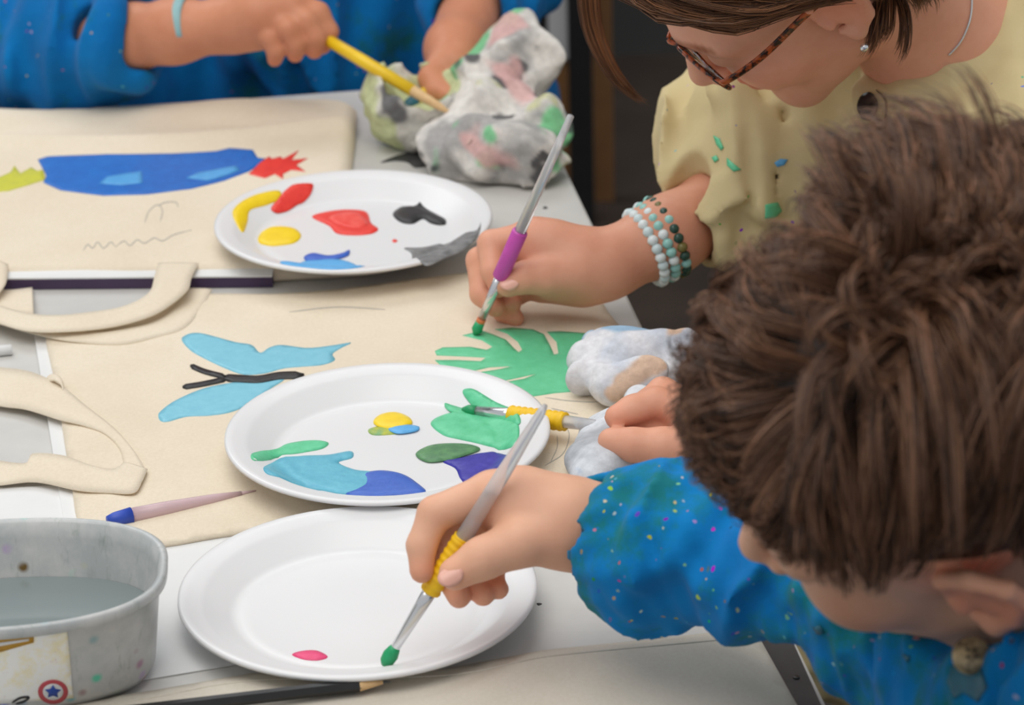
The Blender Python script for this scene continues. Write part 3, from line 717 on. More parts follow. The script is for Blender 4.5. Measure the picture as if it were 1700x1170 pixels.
wall_patch('badge_star', [(88 + r * math.sin(math.pi * k / 5), 1148 - .8 * r * math.cos(math.pi * k / 5)) for k in range(10) for r in ((14,) if k % 2 == 0 else (7.5,))], simple('blue_print', (42, 74, 160), None, 50, .4), lab, .0014, 'blue star', 5)
wall_patch('label_mark', stroke([(20, 1166), (34, 1158), (48, 1157), (40, 1164), (26, 1168)], 3.5, 16), blackl, lab, .0009, 'dark scribble', 5)
# ================================================================== crumpled paper and rags
def stained(V, seed, base=(234, 229, 222), grey=(158, 156, 155), marks=(((120, 204, 144), .38, 48), ((70, 70, 74), .50, 80), ((226, 180, 176), .45, 40), ((206, 206, 150), .55, 50))):
    c = np.tile(lin(base), (len(V), 1)); n = 0.5 + 0.5 * vnoise(V, 70, seed, 4)
    c = c + (lin(grey) - c) * np.clip((n - .45) * 2.2, 0, .85)[:, None]
    for i, (col, th, sc) in enumerate(marks):
        m_ = np.clip((vnoise(V, sc, seed + 10 + i, 3) - th) * 6, 0, .9)[:, None]; c = c + (lin(col) - c) * m_
    return np.clip(c, 0, 1)
rag_m = attr_mat('crumpled_paper', 0.85, 0.22, 170, 0.35, 90)
def crumple(amp, scale, seed):
    r = np.random.default_rng(seed); dirs = [(d / np.linalg.norm(d), r.uniform(.6, 2.4), r.uniform(0, 1), r.uniform(.5, 1)) for d in r.normal(size=(9, 3))]
    def f(P):
        w = np.stack([vnoise(P, scale * .5, seed + 3 + i, 2) for i in range(3)], 1) * (1.6 / scale); o = np.zeros(len(P))
        for d, m_, ph, a in dirs: o += a * (np.abs(((P + w) @ d * scale * m_ / 6.28 + ph) % 1 - .5) * 4 - 1) / m_ ** .7
        return amp * o * .42
    return f
# paper bowl: open crumpled cup
cb = at(690, 195, 2.60); cb[2] = T
s = SDF(0.0022); I3 = np.eye(3)
s.ell(cb + [0, 0, .036], I3, (.046, .042, .042), .01); s.ell(cb + [.006, -.006, .076], I3, (.037, .040, .042), .004, True)
V, Q = s.mesh(crumple(.0050, 130, 5), 1); V[:, 2] = np.maximum(V[:, 2], T + .0008)
tag(add('paper_bowl', V, Q, rag_m, colors=stained(V, 31, (226, 222, 212), (168, 166, 162), (((206, 214, 160), .3, 40), ((90, 90, 94), .6, 60), ((120, 190, 140), .6, 40)))), 'crumpled newspaper bowl holding a yellow brush', 'bowl')
s = SDF(0.0024)
for p, rad in (((810, 195, 2.575), (.040, .036, .036)), ((838, 150, 2.60), (.030, .030, .042)), ((855, 105, 2.62), (.024, .026, .030)), ((872, 72, 2.63), (.016, .018, .018)), ((800, 155, 2.60), (.024, .026, .030)),
               ((790, 240, 2.53), (.042, .030, .020)), ((850, 250, 2.50), (.038, .030, .022)), ((900, 215, 2.54), (.022, .024, .024)), ((888, 130, 2.62), (.012, .014, .008))):
    s.ell(at(*p), I3, rad, .018)
s.cap(at(868, 262, 2.465), at(905, 292, 2.42), .0125, .011, .004, True)
V, Q = s.mesh(crumple(.0150, 95, 9), 1); V[:, 2] = np.maximum(V[:, 2], T + .0008)
tag(add('crumpled_towel', V, Q, rag_m, colors=stained(V, 32)), 'crumpled paper towel smeared with green paint behind the plates', 'paper towel')
# white rag by the leaf
s = SDF(0.002)
s.chain([at(985, 572, 2.15), at(1010, 600, 2.13), at(1120, 600, 2.12)], [.012, .022, .024], .014).chain([at(968, 632, 2.10), at(1010, 640, 2.085), at(1090, 618, 2.07)], [.009, .011, .010], .012)
s.ell(at(1040, 600, 2.12), I3, (.036, .026, .018), .012)
V, Q = s.mesh(crumple(.0060, 85, 21), 1); V[:, 2] = np.maximum(V[:, 2], T + .004)
tag(add('paper_tissue', V, Q, rag_m, colors=stained(V, 44, (236, 236, 240), (196, 206, 222), (((226, 190, 160), .62, 60), ((150, 190, 220), .6, 40)))), 'folded white tissue beside the painted green leaf', 'tissue')
s = SDF(0.002)
s.chain([at(985, 722, 2.03), at(965, 760, 1.99), at(962, 795, 1.96)], [.008, .007, .006], .01).chain([at(1010, 715, 2.03), at(1000, 770, 1.98), at(985, 800, 1.955)], [.012, .012, .008], .01).chain([at(1060, 665, 2.06), at(1040, 720, 2.02), at(1030, 770, 1.985)], [.010, .014, .010], .012)
V, Q = s.mesh(crumple(.0030, 90, 25), 1); V[:, 2] = np.maximum(V[:, 2], T + .004)
C = stained(V, 47, (226, 230, 236), (176, 180, 186), (((70, 130, 190), .72, 70),)); bs = np.linalg.norm(V - at(975, 772, 1.97), axis=1); C[bs < .007] = lin((30, 30, 32))
tag(add('cleaning_rag', V, Q, rag_m, colors=C), 'pale rag with a black spot under the hand holding a brush', 'rag')

# ================================================================== people
def frame_img(n, d):
    N = cdir(*n); D = cdir(*d); D = D - N * (D @ N); D /= np.linalg.norm(D); U = -D; R = np.cross(N, U); return R, N, U
def head_sdf(s, H, R, N, U, k=1.0, ears=True):
    L = lambda x, y, z: H + k * (x * R + y * N + z * U)
    M = np.array([R, N, U])
    s.ell(L(0, -.008, .035), M, np.array((.074, .094, .086)) * k, .01)
    s.ell(L(0, .030, -.030), M, np.array((.060, .058, .076)) * k, .03)
    s.ell(L(0, .070, -.098), M, np.array((.022, .018, .017)) * k, .02)
    for q in (-1, 1):
        s.cap(L(.050 * q, .002, -.058), L(.016 * q, .064, -.098), .017 * k, .015 * k, .025)
        s.ell(L(.037 * q, .056, -.030), M, np.array((.024, .024, .024)) * k, .02)
        s.cap(L(.014 * q, .083, .018), L(.046 * q, .066, .017), .009 * k, .009 * k, .014)
        s.ell(L(.032 * q, .092, -.001), M, np.array((.017, .012, .010)) * k, .01, True)
        s.ell(L(.032 * q, .073, -.001), M, np.array((.0135, .0125, .0125)) * k, .002)
    s.cap(L(0, .084, .006), L(0, .106, -.034), .007 * k, .0105 * k, .010)
    for q in (-1, 1): s.ell(L(.011 * q, .097, -.040), M, np.array((.007, .008, .006)) * k, .005)
    s.cap(L(-.017, .080, -.067), L(0, .090, -.065), .0055 * k, .0065 * k, .006).cap(L(.017, .080, -.067), L(0, .090, -.065), .0055 * k, .0065 * k, .006)
    s.cap(L(-.014, .080, -.076), L(0, .088, -.077), .0055 * k, .0072 * k, .006).cap(L(.014, .080, -.076), L(0, .088, -.077), .0055 * k, .0072 * k, .006)
    s.cap(L(-.018, .088, -.0712), L(.018, .088, -.0712), .0012 * k, .0012 * k, .002, True)
    for q in (-1, 1) if ears else ():
        pts = [L(q * .072, .006, .000), L(q * .079, .002, .022), L(q * .087, -.012, .030), L(q * .092, -.026, .022), L(q * .090, -.028, .002), L(q * .083, -.018, -.022), L(q * .077, -.004, -.034), L(q * .073, .003, -.028)]
        s.ell(L(q * .080, -.012, -.002), np.array([R * math.cos(.45) + q * N * math.sin(.45), -q * R * math.sin(.45) + N * math.cos(.45), U]), np.array((.004, .018, .028)) * k, .004)
        s.chain(pts, [.004 * k, .0042 * k, .0045 * k, .0045 * k, .0045 * k, .0055 * k, .0068 * k, .004 * k], .003)
        s.cap(L(q * .074, .006, -.006), L(q * .076, .005, -.014), .004 * k, .004 * k, .003)
        s.ell(L(q * .088, -.008, -.004), M, np.array((.007, .008, .012)) * k, .004, True)
    return L
def hand(s, wrist, palm, fingers, thumb, kf=.003):
    """palm: list of (pts, radii) ; fingers: list of (pts, radii)"""
    for pts, r in palm: s.chain(pts, r, .012)
    for pts, r in fingers: s.chain(pts, r, kf)
    if thumb: s.chain(thumb[0], thumb[1], .004)
def nails_tint(V, C, tips):
    for p, r in tips:
        d = np.linalg.norm(V - p, axis=1); w = np.clip(1.4 - d / r, 0, 1)[:, None]; C[:] = C * (1 - w) + C * w * np.array([1.06, .86, .84])
def spot(V, C, p, r, col, hard=2.0):
    w = np.clip((1 - np.linalg.norm(V - p, axis=1) / r) * hard, 0, 1)[:, None]; C[:] = C * (1 - w) + np.array(col) * w
def add_nail(parent, p, axis, nrm, w, l, mat):
    axis = axis / np.linalg.norm(axis); nrm = nrm - axis * (nrm @ axis); nrm /= np.linalg.norm(nrm); sd = np.cross(axis, nrm)
    V, Fc = [], []; a, b = 7, 7
    for i in range(a):
        for j in range(b):
            u, v_ = 2 * i / (a - 1) - 1, 2 * j / (b - 1) - 1; uu, vv = u * math.sqrt(1 - v_ * v_ / 2), v_ * math.sqrt(1 - u * u / 2)
            V.append(p + axis * l * uu + sd * w * vv - nrm * (w * .45 * vv * vv) + nrm * .0004)
    for i in range(a - 1):
        for j in range(b - 1): Fc.append((i * b + j, (i + 1) * b + j, (i + 1) * b + j + 1, i * b + j + 1))
    o = add('fingernail', V, Fc, mat, parent); sm = o.modifiers.new('thickness', 'SOLIDIFY'); sm.thickness = .0007; sm.offset = 0
    return o
def strands(guides, per, spread0, spread1, rad, nseg, cols, seed=0, wave=.002, gs=None):
    r = np.random.default_rng(seed); VV, FF, CC, off = [], [], [], 0
    t = np.linspace(0, 1, nseg)
    prof = rad * np.clip(np.minimum(1.0, (1.02 - t) * 3.2), .12, 1)
    for gi, g in enumerate(guides):
        P = spline(g, nseg); tg = np.gradient(P, axis=0); tg /= np.linalg.norm(tg, axis=1)[:, None] + 1e-9
        o = r.normal(size=(per, 3)); o /= np.linalg.norm(o, axis=1)[:, None]; o *= r.uniform(0, 1, (per, 1)) ** .5
        sp = (spread0 + (spread1 - spread0) * t)[None, :, None] * (gs[gi] if gs else 1)
        ph = r.uniform(0, 6.28, (per, 1)); wv = wave * np.sin(ph + 5.5 * t[None] * r.uniform(.7, 1.4, (per, 1)))
        wd = r.normal(size=(per, 1, 3)); ln = r.uniform(.72, 1.0, per)
        # shorten strands individually by resampling
        S = P[None] + o[:, None, :] * sp + wv[..., None] * wd * .6 * t[None, :, None]
        for k in range(per):
            q = S[k]; x = np.cross(tg, o[k]); x /= np.linalg.norm(x, axis=1)[:, None] + 1e-9; y = np.cross(tg, x)
            m_ = max(4, int(nseg * ln[k])); q, xx, yy = q[:m_], x[:m_], y[:m_]; pr_ = rad * np.clip((1.02 - np.linspace(0, 1, m_)) * 3.2, .12, 1)[:, None]
            ring = np.stack([q + pr_ * (math.cos(a) * xx + math.sin(a) * yy) for a in (0, 2.094, 4.189)], 1).reshape(-1, 3)
            b = np.arange(m_ - 1)[:, None] * 3; f = np.concatenate([np.concatenate([b + i, b + (i + 1) % 3, b + 3 + (i + 1) % 3, b + 3 + i], 1) for i in range(3)])
            VV.append(ring); FF.append(f + off); off += len(ring)
            c = cols[0] + (cols[1] - cols[0]) * np.clip(r.normal(.45, .28), 0, 1.1); CC.append(np.tile(c, (len(ring), 1)))
    return np.concatenate(VV), np.concatenate(FF), np.concatenate(CC)
hair_m = attr_mat('hair', 0.42, 0.25, 40, 0, 100, Specular_IOR_Level=.45)
trouser_m = simple('dark_trousers', (46, 50, 60), (38, 42, 52), 20, .9)
shoe_m = simple('shoe', (40, 38, 38), None, 30, .6)
def legs(parent, hip, knee_dir, side, seat_z=.45, knee_l=.40, r=.06):
    s = SDF(.006)
    for q in (-1, 1):
        h = hip + side * .08 * q; kn = h + knee_dir * knee_l; kn[2] = seat_z + .02; an = kn + knee_dir * .02; an[2] = .09
        s.chain([h, kn, an], [r * 1.15, r, r * .75], .03)
        f = an + knee_dir * .13; f[2] = .045
    add('trousers', *s.mesh(None, 2), trouser_m, parent)
    for q in (-1, 1):
        a = hip + side * .08 * q + knee_dir * (knee_l + .0); a[2] = .045
        t = SDF(.005); t.cap(a, a + knee_dir * .14, .042, .036, .02); V, Q = t.mesh(None, 1); V[:, 2] = np.maximum(V[:, 2], .0); add('shoe', V, Q, shoe_m, parent)
def stool(x, y, label, h=.43):
    r0 = root('stool', (x, y, 0), label, 'stool', 'stools around the table')
    V, Fc = lathe((x, y, h - .03), (x, y, h), [(0, .15), (.1, .165), (.8, .165), (1, .155)], 40); add('seat', V, Fc, wood_m, r0)
    for a in range(4):
        t = math.pi / 4 + a * math.pi / 2; c, s2 = math.cos(t), math.sin(t)
        add('leg', *tube([(x + .11 * c, y + .11 * s2, h - .03), (x + .15 * c, y + .15 * s2, 0)], .011, 10), black_m, r0)

# ------------------------------------------------------------------ the boy at the near corner
boy_skin = skin_mat('boy_skin', (234, 182, 152), (224, 168, 138)); nail_m = simple('nail', (232, 176, 158), None, 50, .3)
smock_b = smock_mat('blue_smock', (0, 132, 200), (0, 104, 172), (20, 118, 128), .13, True, .38)
BH = at(1558, 744, 1.47); BR, BN, BU = frame_img((-.88, .30, -.36), (.38, .48, -.79))
boy = root('person', (.43, 1.36, 0), 'person in paint-spattered blue smock with tousled brown hair, holding a yellow-gripped brush', 'person', )
s = SDF(.0019)
L = head_sdf(s, BH, BR, BN, BU, 1.06)
neck0 = L(0, -.03, -.05); chest = at(1760, 1090, 1.55)
s.cap(neck0, chest, .042, .050, .02)
D = 1.742
wr = at(1000, 872, D)
elb = at(1450, 1020, 1.645); shR = at(1640, 980, 1.66)
s.chain([shR, elb, wr], [.032, .026, .0225], .015).cap(chest, shR, .05, .036, .03)
palm = [([wr, at(935, 862, D - .004), at(860, 838, D)], [.0225, .0235, .0215]), ([at(950, 885, D - .006), at(880, 882, D - .010)], [.021, .017]), ([at(860, 838, D), at(812, 822, D - .004)], [.0205, .0135]), ([at(890, 870, D + .012), at(850, 868, D + .020)], [.018, .014])]
fing = [([at(815, 820, D - .004), at(722, 852, D - .006), at(700, 905, D - .008), at(700, 948, D - .010)], [.0132, .0102, .0088, .0072]),
        ([at(832, 838, D + .010), at(745, 872, D + .010), at(738, 940, D + .006), at(762, 990, D - .002)], [.013, .0098, .0088, .0072]),
        ([at(850, 862, D + .020), at(785, 905, D + .022), at(778, 955, D + .016), at(802, 987, D + .004)], [.012, .0094, .0084, .0070]),
        ([at(872, 885, D + .026), at(822, 925, D + .028), at(815, 960, D + .020), at(828, 978, D + .010)], [.011, .0084, .0074, .0062])]
thumb = ([at(925, 885, D - .012), at(862, 900, D - .022), at(800, 927, D - .026), at(756, 952, D - .027)], [.0185, .0145, .0122, .0098])
hand(s, wr, palm, fing, thumb)
V, Q = s.mesh(None, 2); C = np.ones_like(V)
for q in (-1, 1): spot(V, C, L(.085 * q, -.012, 0), .045, (1.12, .84, .78), 1.6)
spot(V, C, L(0, .09, -.071), .02, (.92, .66, .64)); spot(V, C, L(-.045, .06, -.035), .04, (1.02, .9, .88), 1)
for p in fing: spot(V, C, p[0][-1], .014, (1.02, .82, .78), 1.2)
spot(V, C, thumb[0][-1], .014, (1.02, .86, .82), 1.0)
bbody = add('body', V, Q, boy_skin, boy, colors=C)
add_nail(bbody, at(748, 955, D - .0366), thumb[0][-1] - thumb[0][-2], -FWD * .9 + UP * .4, .0062, .0078, nail_m)
# hair
def scalp(n, k, L, R, N, U, H, line):
    pts, nrm = [], []; ga = math.pi * (3 - math.sqrt(5))
    for i in range(n):
        z = 1 - 2 * (i + .5) / n; r_ = math.sqrt(1 - z * z); x, y = r_ * math.cos(ga * i), r_ * math.sin(ga * i)
        l = np.array([.074 * x, -.008 + .094 * y, .035 + .086 * z])
        if line(l): pts.append(l); nn = np.array([x / .074, y / .094, z / .086]); nrm.append(nn / np.linalg.norm(nn))
    return np.array(pts), np.array(nrm)
def hairline(l):
    x, y, z = l
    front = .062 - .010 * (abs(x) / .06)
    if y > .045: return z > front - .10 * max(0, .075 - y)
    if y > .012: return z > .046 + (y - .012) * .25
    if y > -.032: return z > (.052 if abs(x) > .04 else -.02)
    if y > -.055: return z > (.010 if abs(x) > .04 else -.04)
    return z > -.055
pts, nrm = scalp(1250, 1, L, BR, BN, BU, BH, hairline)
r_ = np.random.default_rng(4); guides = []; gsp = []
crown = np.array([.01, -.055, .112])
nc = pts[np.linalg.norm(pts - crown, axis=1) < .055]; pts = np.concatenate([pts] + [nc + r_.normal(0, .004, nc.shape) for _ in range(3)]); RAD = np.array([.074, .094, .086]); CEN = np.array([0, -.008, .035])
NV = np.stack([vnoise(pts, 36, 80 + i, 2) for i in range(3)], 1); lift = .025 + .017 * vnoise(pts, 40, 12, 2); curl = 3.2 * vnoise(pts, 30, 15, 2)
lift = lift + .010 * np.clip((pts[:, 0] + .015) / .06, 0, 1) * np.clip((pts[:, 1] + .05) / .06, 0, 1) * np.clip((pts[:, 2] - .02) / .04, 0, 1)
lift = lift * (1 - .62 * np.clip((pts[:, 1] - .02) / .05, 0, 1) * np.clip((.045 - pts[:, 0]) / .03, 0, 1))
for i in range(len(pts)):
    p = pts[i].copy(); pl = [p.copy()]; K = 10; topw = np.clip((p[2] - .01) / .05, .35, 1); step = .0074 * r_.uniform(.75, 1.2) * topw
    fly = r_.uniform() < .10 and p[1] < .03; step *= .72 if p[1] > .05 and p[0] < .03 else 1
    q = p - CEN; nn = q / RAD ** 2; nn /= np.linalg.norm(nn)
    cw = np.clip(np.linalg.norm(p - crown) / .07, 0, 1) ** 2; f = (p - crown) / .06 * (.8 if p[2] > .03 else 1.6) * cw + NV[i] * 1.5 + r_.normal(0, .25 + .7 * (1 - cw), 3); d = f - nn * (f @ nn); d /= np.linalg.norm(d) + 1e-6
    sidew = np.clip((p[2] - .045) / .055, .10, 1) if abs(p[0]) > .03 and p[1] > -.06 else 1.0
    ht = max(.004, lift[i] * topw * sidew) * (1.5 if fly and sidew > .6 else 1); step *= .55 + .45 * sidew
    for k in range(K):
        t = (k + 1) / K; q = p - CEN; nn = q / RAD ** 2; nn /= np.linalg.norm(nn); b = np.cross(nn, d); a = (curl[i] + r_.normal(0, .25)) * .16 * (.3 + t)
        d = d * math.cos(a) + b * math.sin(a); d -= nn * (d @ nn); d /= np.linalg.norm(d); hgt = ht * math.sin(min(1, t * 1.2) * math.pi * (.5 if fly else .66)) * 1.2
        p1 = p + d * step; q = p1 - CEN; base = q / np.linalg.norm(q / RAD)
        if k > 2 and not hairline(base + CEN + np.array([0, 0, .016 if base[1] > .06 else .003])): break
        p = base + CEN + nn * (hgt + .003)
        pl.append(p.copy())
    guides.append(np.array([L(*w) for w in pl])); gsp.append(float(.35 + .65 * sidew))
hv, hf, hc = strands(guides, 20, .0070, .0050, .00036, 11, (lin((44, 30, 23)), lin((166, 118, 88))), 3, .0030, gsp)
cs = SDF(.003); M = np.array([BR, BN, BU]); cs.ell(L(0, -.014, .044), M, np.array((.080, .099, .091)), .01); cs.ell(L(0, .118, -.030), M, (.12, .09, .075), .01, True)
for q in (-1, 1): cs.ell(L(.09 * q, .01, -.035), M, (.04, .05, .052), .01, True)
cv, cq = cs.mesh(None, 1)
add('hair', np.concatenate([hv, cv]), np.concatenate([hf, cq + len(hv)]), hair_m, boy, colors=np.concatenate([hc, np.tile(lin((50, 35, 27)), (len(cv), 1))]), label='tousled brown hair')
# smock
s = SDF(.0028)
ax = [at(1005, 885, 1.738), at(1060, 900, 1.725), at(1118, 908, 1.715), at(1156, 918, 1.705), at(1205, 930, 1.695), at(1330, 975, 1.665), at(1455, 1028, 1.635)]
s.chain(ax, [.031, .045, .047, .039, .043, .039, .038], .006)
s.cap(at(965, 958, 1.735), at(1060, 985, 1.72), .006, .020, .018)
s.chain([ax[-1], at(1640, 1000, 1.68)], [.040, .055], .02)
shL = at(1895, 1185, 1.42); shR2 = at(1660, 1010, 1.68); mid = (shL + shR2) / 2
s.cap(shR2, shL, .055, .062, .03)
pel = np.array([.45, 1.36, .58])
s.chain([mid, at(1790, 1200, 1.56), pel], [.080, .095, .135], .04)
s.cap(shL, np.array([.34, 1.20, .66]), .056, .046, .02)
s.cap(L(0, -.03, -.09), chest, .054, .056, .01)
s.cap(at(930, 880, 1.735), at(1060, 885, 1.727), .0285, .028, .002, True)
s.cap(L(0, -.02, -.04), L(0, -.035, -.085), .060, .054, .004, True)
s.ell(BH, M, np.array((.096, .126, .122)), .004, True)
a0, a1 = ax[0], ax[4]; adir = (a1 - a0) / np.linalg.norm(a1 - a0); fx, fy, _ = frame(adir)
def folds_b(P):
    u = (P - a0) @ adir; q = P - a0 - u[:, None] * adir; th = np.arctan2(q @ fy, q @ fx); near = np.exp(-((u - .012) / .016) ** 2)
    W_ = np.stack([P @ adir * 1.7, P @ fx * .8, P @ fy * .8], 1)
    return .0012 * np.cos(15 * th + 3 * u / .02) * near + .0075 * (.6 - 2 * np.abs(vnoise(W_, 48, 51, 3))) * (1 - near) + .0015 * vnoise(P, 90, 52, 2)
V, Q = s.mesh(folds_b, 2)
bsm = add('smock', V, Q, smock_b, boy, label='blue smock spattered with paint')
btn_m = simple('horn_button', (206, 184, 140), (40, 34, 30), 130, .45)
bp, bn = cast(V, Q, 1606, 1082); bn = bn * .6 - FWD; bn /= np.linalg.norm(bn); bp = bp - FWD * .013
for pts in ([(1580, 1105), (1600, 1098), (1630, 1108), (1640, 1140), (1625, 1165), (1600, 1150), (1585, 1160), (1575, 1130)], [(1500, 1085), (1512, 1090), (1508, 1100)], [(1350, 1040), (1362, 1038), (1370, 1050), (1358, 1052)]):
    laid(V, Q, 'paint_mark', pts, tealm, bsm, 'dark teal paint mark')
add('button', *lathe(bp - bn * .006, bp + bn * .002, [(0, .0080), (.3, .0094), (.8, .0094), (1, .0080)], 28), btn_m, bsm, label='wooden button smeared with black paint')
for du, dv in ((1, 1), (1, -1), (-1, 1), (-1, -1)):
    x, y, _ = frame(bn); c = bp + (x * du + y * dv) * .0019; add('button_hole', *lathe(c + bn * .0012, c + bn * .0023, [(0, .0008), (1, .0008)], 8), blackl, bsm)
legs(boy, np.array([.43, 1.36, .49]), np.array([-1., .05, 0]), np.array([0, 1., 0]), .44, .30, .05)
stool(.45, 1.36, 'round wooden stool under the person in blue smock with brown hair')
# ------------------------------------------------------------------ the woman
w_skin = skin_mat('woman_skin', (228, 168, 140), (216, 152, 124))
smock_w = smock_mat('cream_smock', (212, 196, 150), (202, 184, 138), (206, 190, 150), 0, True, .05)
WR, WN, WU = frame_img((-.67, .66, -.34), (.63, .36, -.69))
WH = at(1192, 88, 2.06) + .032 * WR - .078 * WN
woman = root('person', (.50, 2.16, 0), 'person in cream smock and tortoiseshell glasses painting the green leaf', 'person')
s = SDF(.0020); L = head_sdf(s, WH, WR, WN, WU, 1.0)
wM = np.array([WR, WN, WU])
nb = at(1570, 60, 2.16)
s.chain([L(0, -.035, -.045), nb], [.052, .056], .02)
A, B = at(1290, 150, 2.36), at(1730, 120, 2.16)
s.cap(A, B, .05, .055, .04); s.cap(nb, (A + B) / 2 + UP * .03, .055, .045, .03)
WD = 2.215
el = at(1205, 335, 2.258); wr = at(1005, 440, WD)
s.chain([A, el, at(1110, 390, 2.225), wr], [.032, .029, .0275, .0238], .015)
palm = [([wr, at(950, 432, WD), at(900, 410, WD)], [.0245, .024, .021]), ([at(970, 455, WD - .006), at(915, 462, WD - .008)], [.021, .016]), ([at(900, 410, WD), at(880, 398, WD)], [.020, .0145]), ([at(960, 465, WD + .01), at(900, 470, WD + .018)], [.019, .015])]
fing = [([at(885, 395, WD), at(815, 404, WD - .002), at(818, 450, WD - .012), at(828, 478, WD - .014)], [.0135, .0100, .0088, .0074]),
        ([at(880, 405, WD + .012), at(796, 432, WD + .010), at(800, 488, WD + .002), at(822, 510, WD - .004)], [.0135, .0100, .0090, .0076]),
        ([at(885, 440, WD + .020), at(830, 470, WD + .022), at(826, 500, WD + .012), at(850, 502, WD + .004)], [.012, .0096, .0088, .0074]),
        ([at(890, 465, WD + .022), at(840, 500, WD + .022), at(836, 518, WD + .014), at(856, 528, WD + .008)], [.011, .0086, .0078, .0066])]
thumb = ([at(955, 452, WD - .014), at(905, 458, WD - .022), at(872, 460, WD - .026), at(843, 472, WD - .027)], [.0185, .0140, .0118, .0096])
hand(s, wr, palm, fing, thumb)
HD = 1.985                                                      # left hand on the rag
lw = at(1250, 730, HD); 
s.chain([B, at(1640, 560, 1.99), lw], [.045, .038, .024], .02)
palm2 = [([lw, at(1190, 722, HD)], [.024, .022]), ([at(1200, 705, HD + .01), at(1140, 690, HD + .012)], [.020, .014]), ([at(1200, 745, HD - .004), at(1140, 742, HD - .004)], [.019, .014])]
f2 = [([at(1150, 690, HD + .010), at(1090, 668, HD + .010), at(1050, 680, HD + .004), at(1024, 692, HD)], [.0140, .0108, .0098, .0084]),
      ([at(1150, 680, HD + .022), at(1100, 650, HD + .026), at(1075, 668, HD + .022), at(1062, 682, HD + .018)], [.0130, .0100, .0090, .0078]),
      ([at(1140, 720, HD + .016), at(1080, 712, HD + .016), at(1040, 712, HD + .012)], [.012, .0095, .0080])]
t2 = ([at(1170, 745, HD - .008), at(1100, 742, HD - .012), at(1050, 738, HD - .012), at(1014, 732, HD - .010)], [.0165, .0130, .0112, .0090])
hand(s, lw, palm2, f2, t2)
V, Q = s.mesh(None, 2); C = np.ones_like(V)
spot(V, C, L(0, .092, -.071), .021, (.92, .62, .60)); spot(V, C, L(-.042, .06, -.035), .045, (1.02, .90, .87), 1.1)
for q in (-1, 1): spot(V, C, L(.086 * q, -.010, .0), .032, (1.02, .84, .80), 1.4)
for q in (-1, 1):
    for t in np.linspace(0, 1, 9): spot(V, C, L(q * (.014 + .034 * t), .094 - .022 * t * t, .021 + .004 * math.sin(t * 3)), .0055, (.50, .36, .28), 1.5)
    for t in np.linspace(-1, 1, 9): spot(V, C, L(q * (.032 + .014 * t), .087 - .006 * t * t, -.0065 - .002 * (1 - t * t)), .0028, (.16, .11, .09), 2)
for p in fing + f2: spot(V, C, p[0][-1], .013, (1.02, .82, .78), 1.2)
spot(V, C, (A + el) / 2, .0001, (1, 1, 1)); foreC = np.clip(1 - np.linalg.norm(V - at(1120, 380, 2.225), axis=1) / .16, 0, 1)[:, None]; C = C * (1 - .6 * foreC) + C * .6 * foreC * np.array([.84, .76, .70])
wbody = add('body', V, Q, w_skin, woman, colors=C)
add_nail(wbody, at(846, 468, WD - .0365), thumb[0][-1] - thumb[0][-2], -FWD + UP * .5, .006, .0075, nail_m)
ch_p = [cast(V, Q, a_, b_)[0] - FWD * .001 for a_, b_ in ((1575, 92), (1594, 70), (1606, 45), (1612, 20), (1613, -12))]
neck_chain = tag(add('necklace', *tube(spline(ch_p, 24), .0009, 8), ferrule_m), 'thin silver chain on the neck above the cream smock', 'necklace')
# hair in locks
hd, hl = lin((70, 42, 26)), lin((156, 104, 66)); G = []; r_ = np.random.default_rng(9)
def lockset(paths, n, jit):
    for i in range(n):
        t = r_.uniform(0, 1); a, b = paths
        G.append(np.array([np.array(p) * (1 - t) + np.array(q) * t + r_.normal(0, jit, 3) for p, q in zip(a, b)]))
lc = lambda *p: L(*p)
# side sweep over the temple, tucked behind the near ear
lockset(([lc(-.010, .066, .104), lc(-.045, .066, .086), lc(-.074, .034, .050), lc(-.084, -.004, .030), lc(-.086, -.030, .004), lc(-.080, -.042, -.030)],
         [lc(-.010, .084, .092), lc(-.046, .072, .078), lc(-.075, .040, .050), lc(-.083, .008, .030), lc(-.088, -.024, .004), lc(-.082, -.036, -.036)]), 60, .0022)
for sx in (-1, 1): lockset(([lc(.002 * sx, -.085, .100), lc(.040 * sx, -.085, .085), lc(.072 * sx, -.065, .050), lc(.086 * sx, -.05, .0)], [lc(.002 * sx, .060, .112), lc(.040 * sx, .050, .108), lc(.074 * sx, .020, .068), lc(.086 * sx, -.03, .02)]), 60, .002)
for sx in (-1, 1): lockset(([lc(0, -.03, .129), lc(.034 * sx, -.04, .118), lc(.068 * sx, -.04, .085), lc(.086 * sx, -.045, .03)], [lc(0, .045, .122), lc(.036 * sx, .03, .115), lc(.070 * sx, .01, .078), lc(.087 * sx, -.02, .03)]), 50, .0018)
lockset(([lc(-.010, -.02, .128), lc(-.052, -.02, .104), lc(-.080, -.03, .060), lc(-.088, -.040, .02), lc(-.084, -.046, -.02)], [lc(-.010, .066, .108), lc(-.048, .06, .088), lc(-.078, .026, .050), lc(-.088, -.010, .030), lc(-.086, -.036, -.01)]), 50, .003)
lockset(([lc(-.01, -.09, .09), lc(-.05, -.095, .05), lc(-.075, -.075, .0), lc(-.075, -.065, -.05), lc(-.066, -.05, -.085)], [lc(-.01, -.03, .128), lc(-.055, -.04, .098), lc(-.084, -.045, .03), lc(-.082, -.045, -.03), lc(-.072, -.034, -.075)]), 60, .004)
lockset(([lc(.01, -.09, .09), lc(.05, -.095, .05), lc(.075, -.075, .0), lc(.080, -.055, -.06)], [lc(.01, .08, .095), lc(.055, .055, .085), lc(.082, .03, .03), lc(.086, .005, -.03)]), 70, .004)
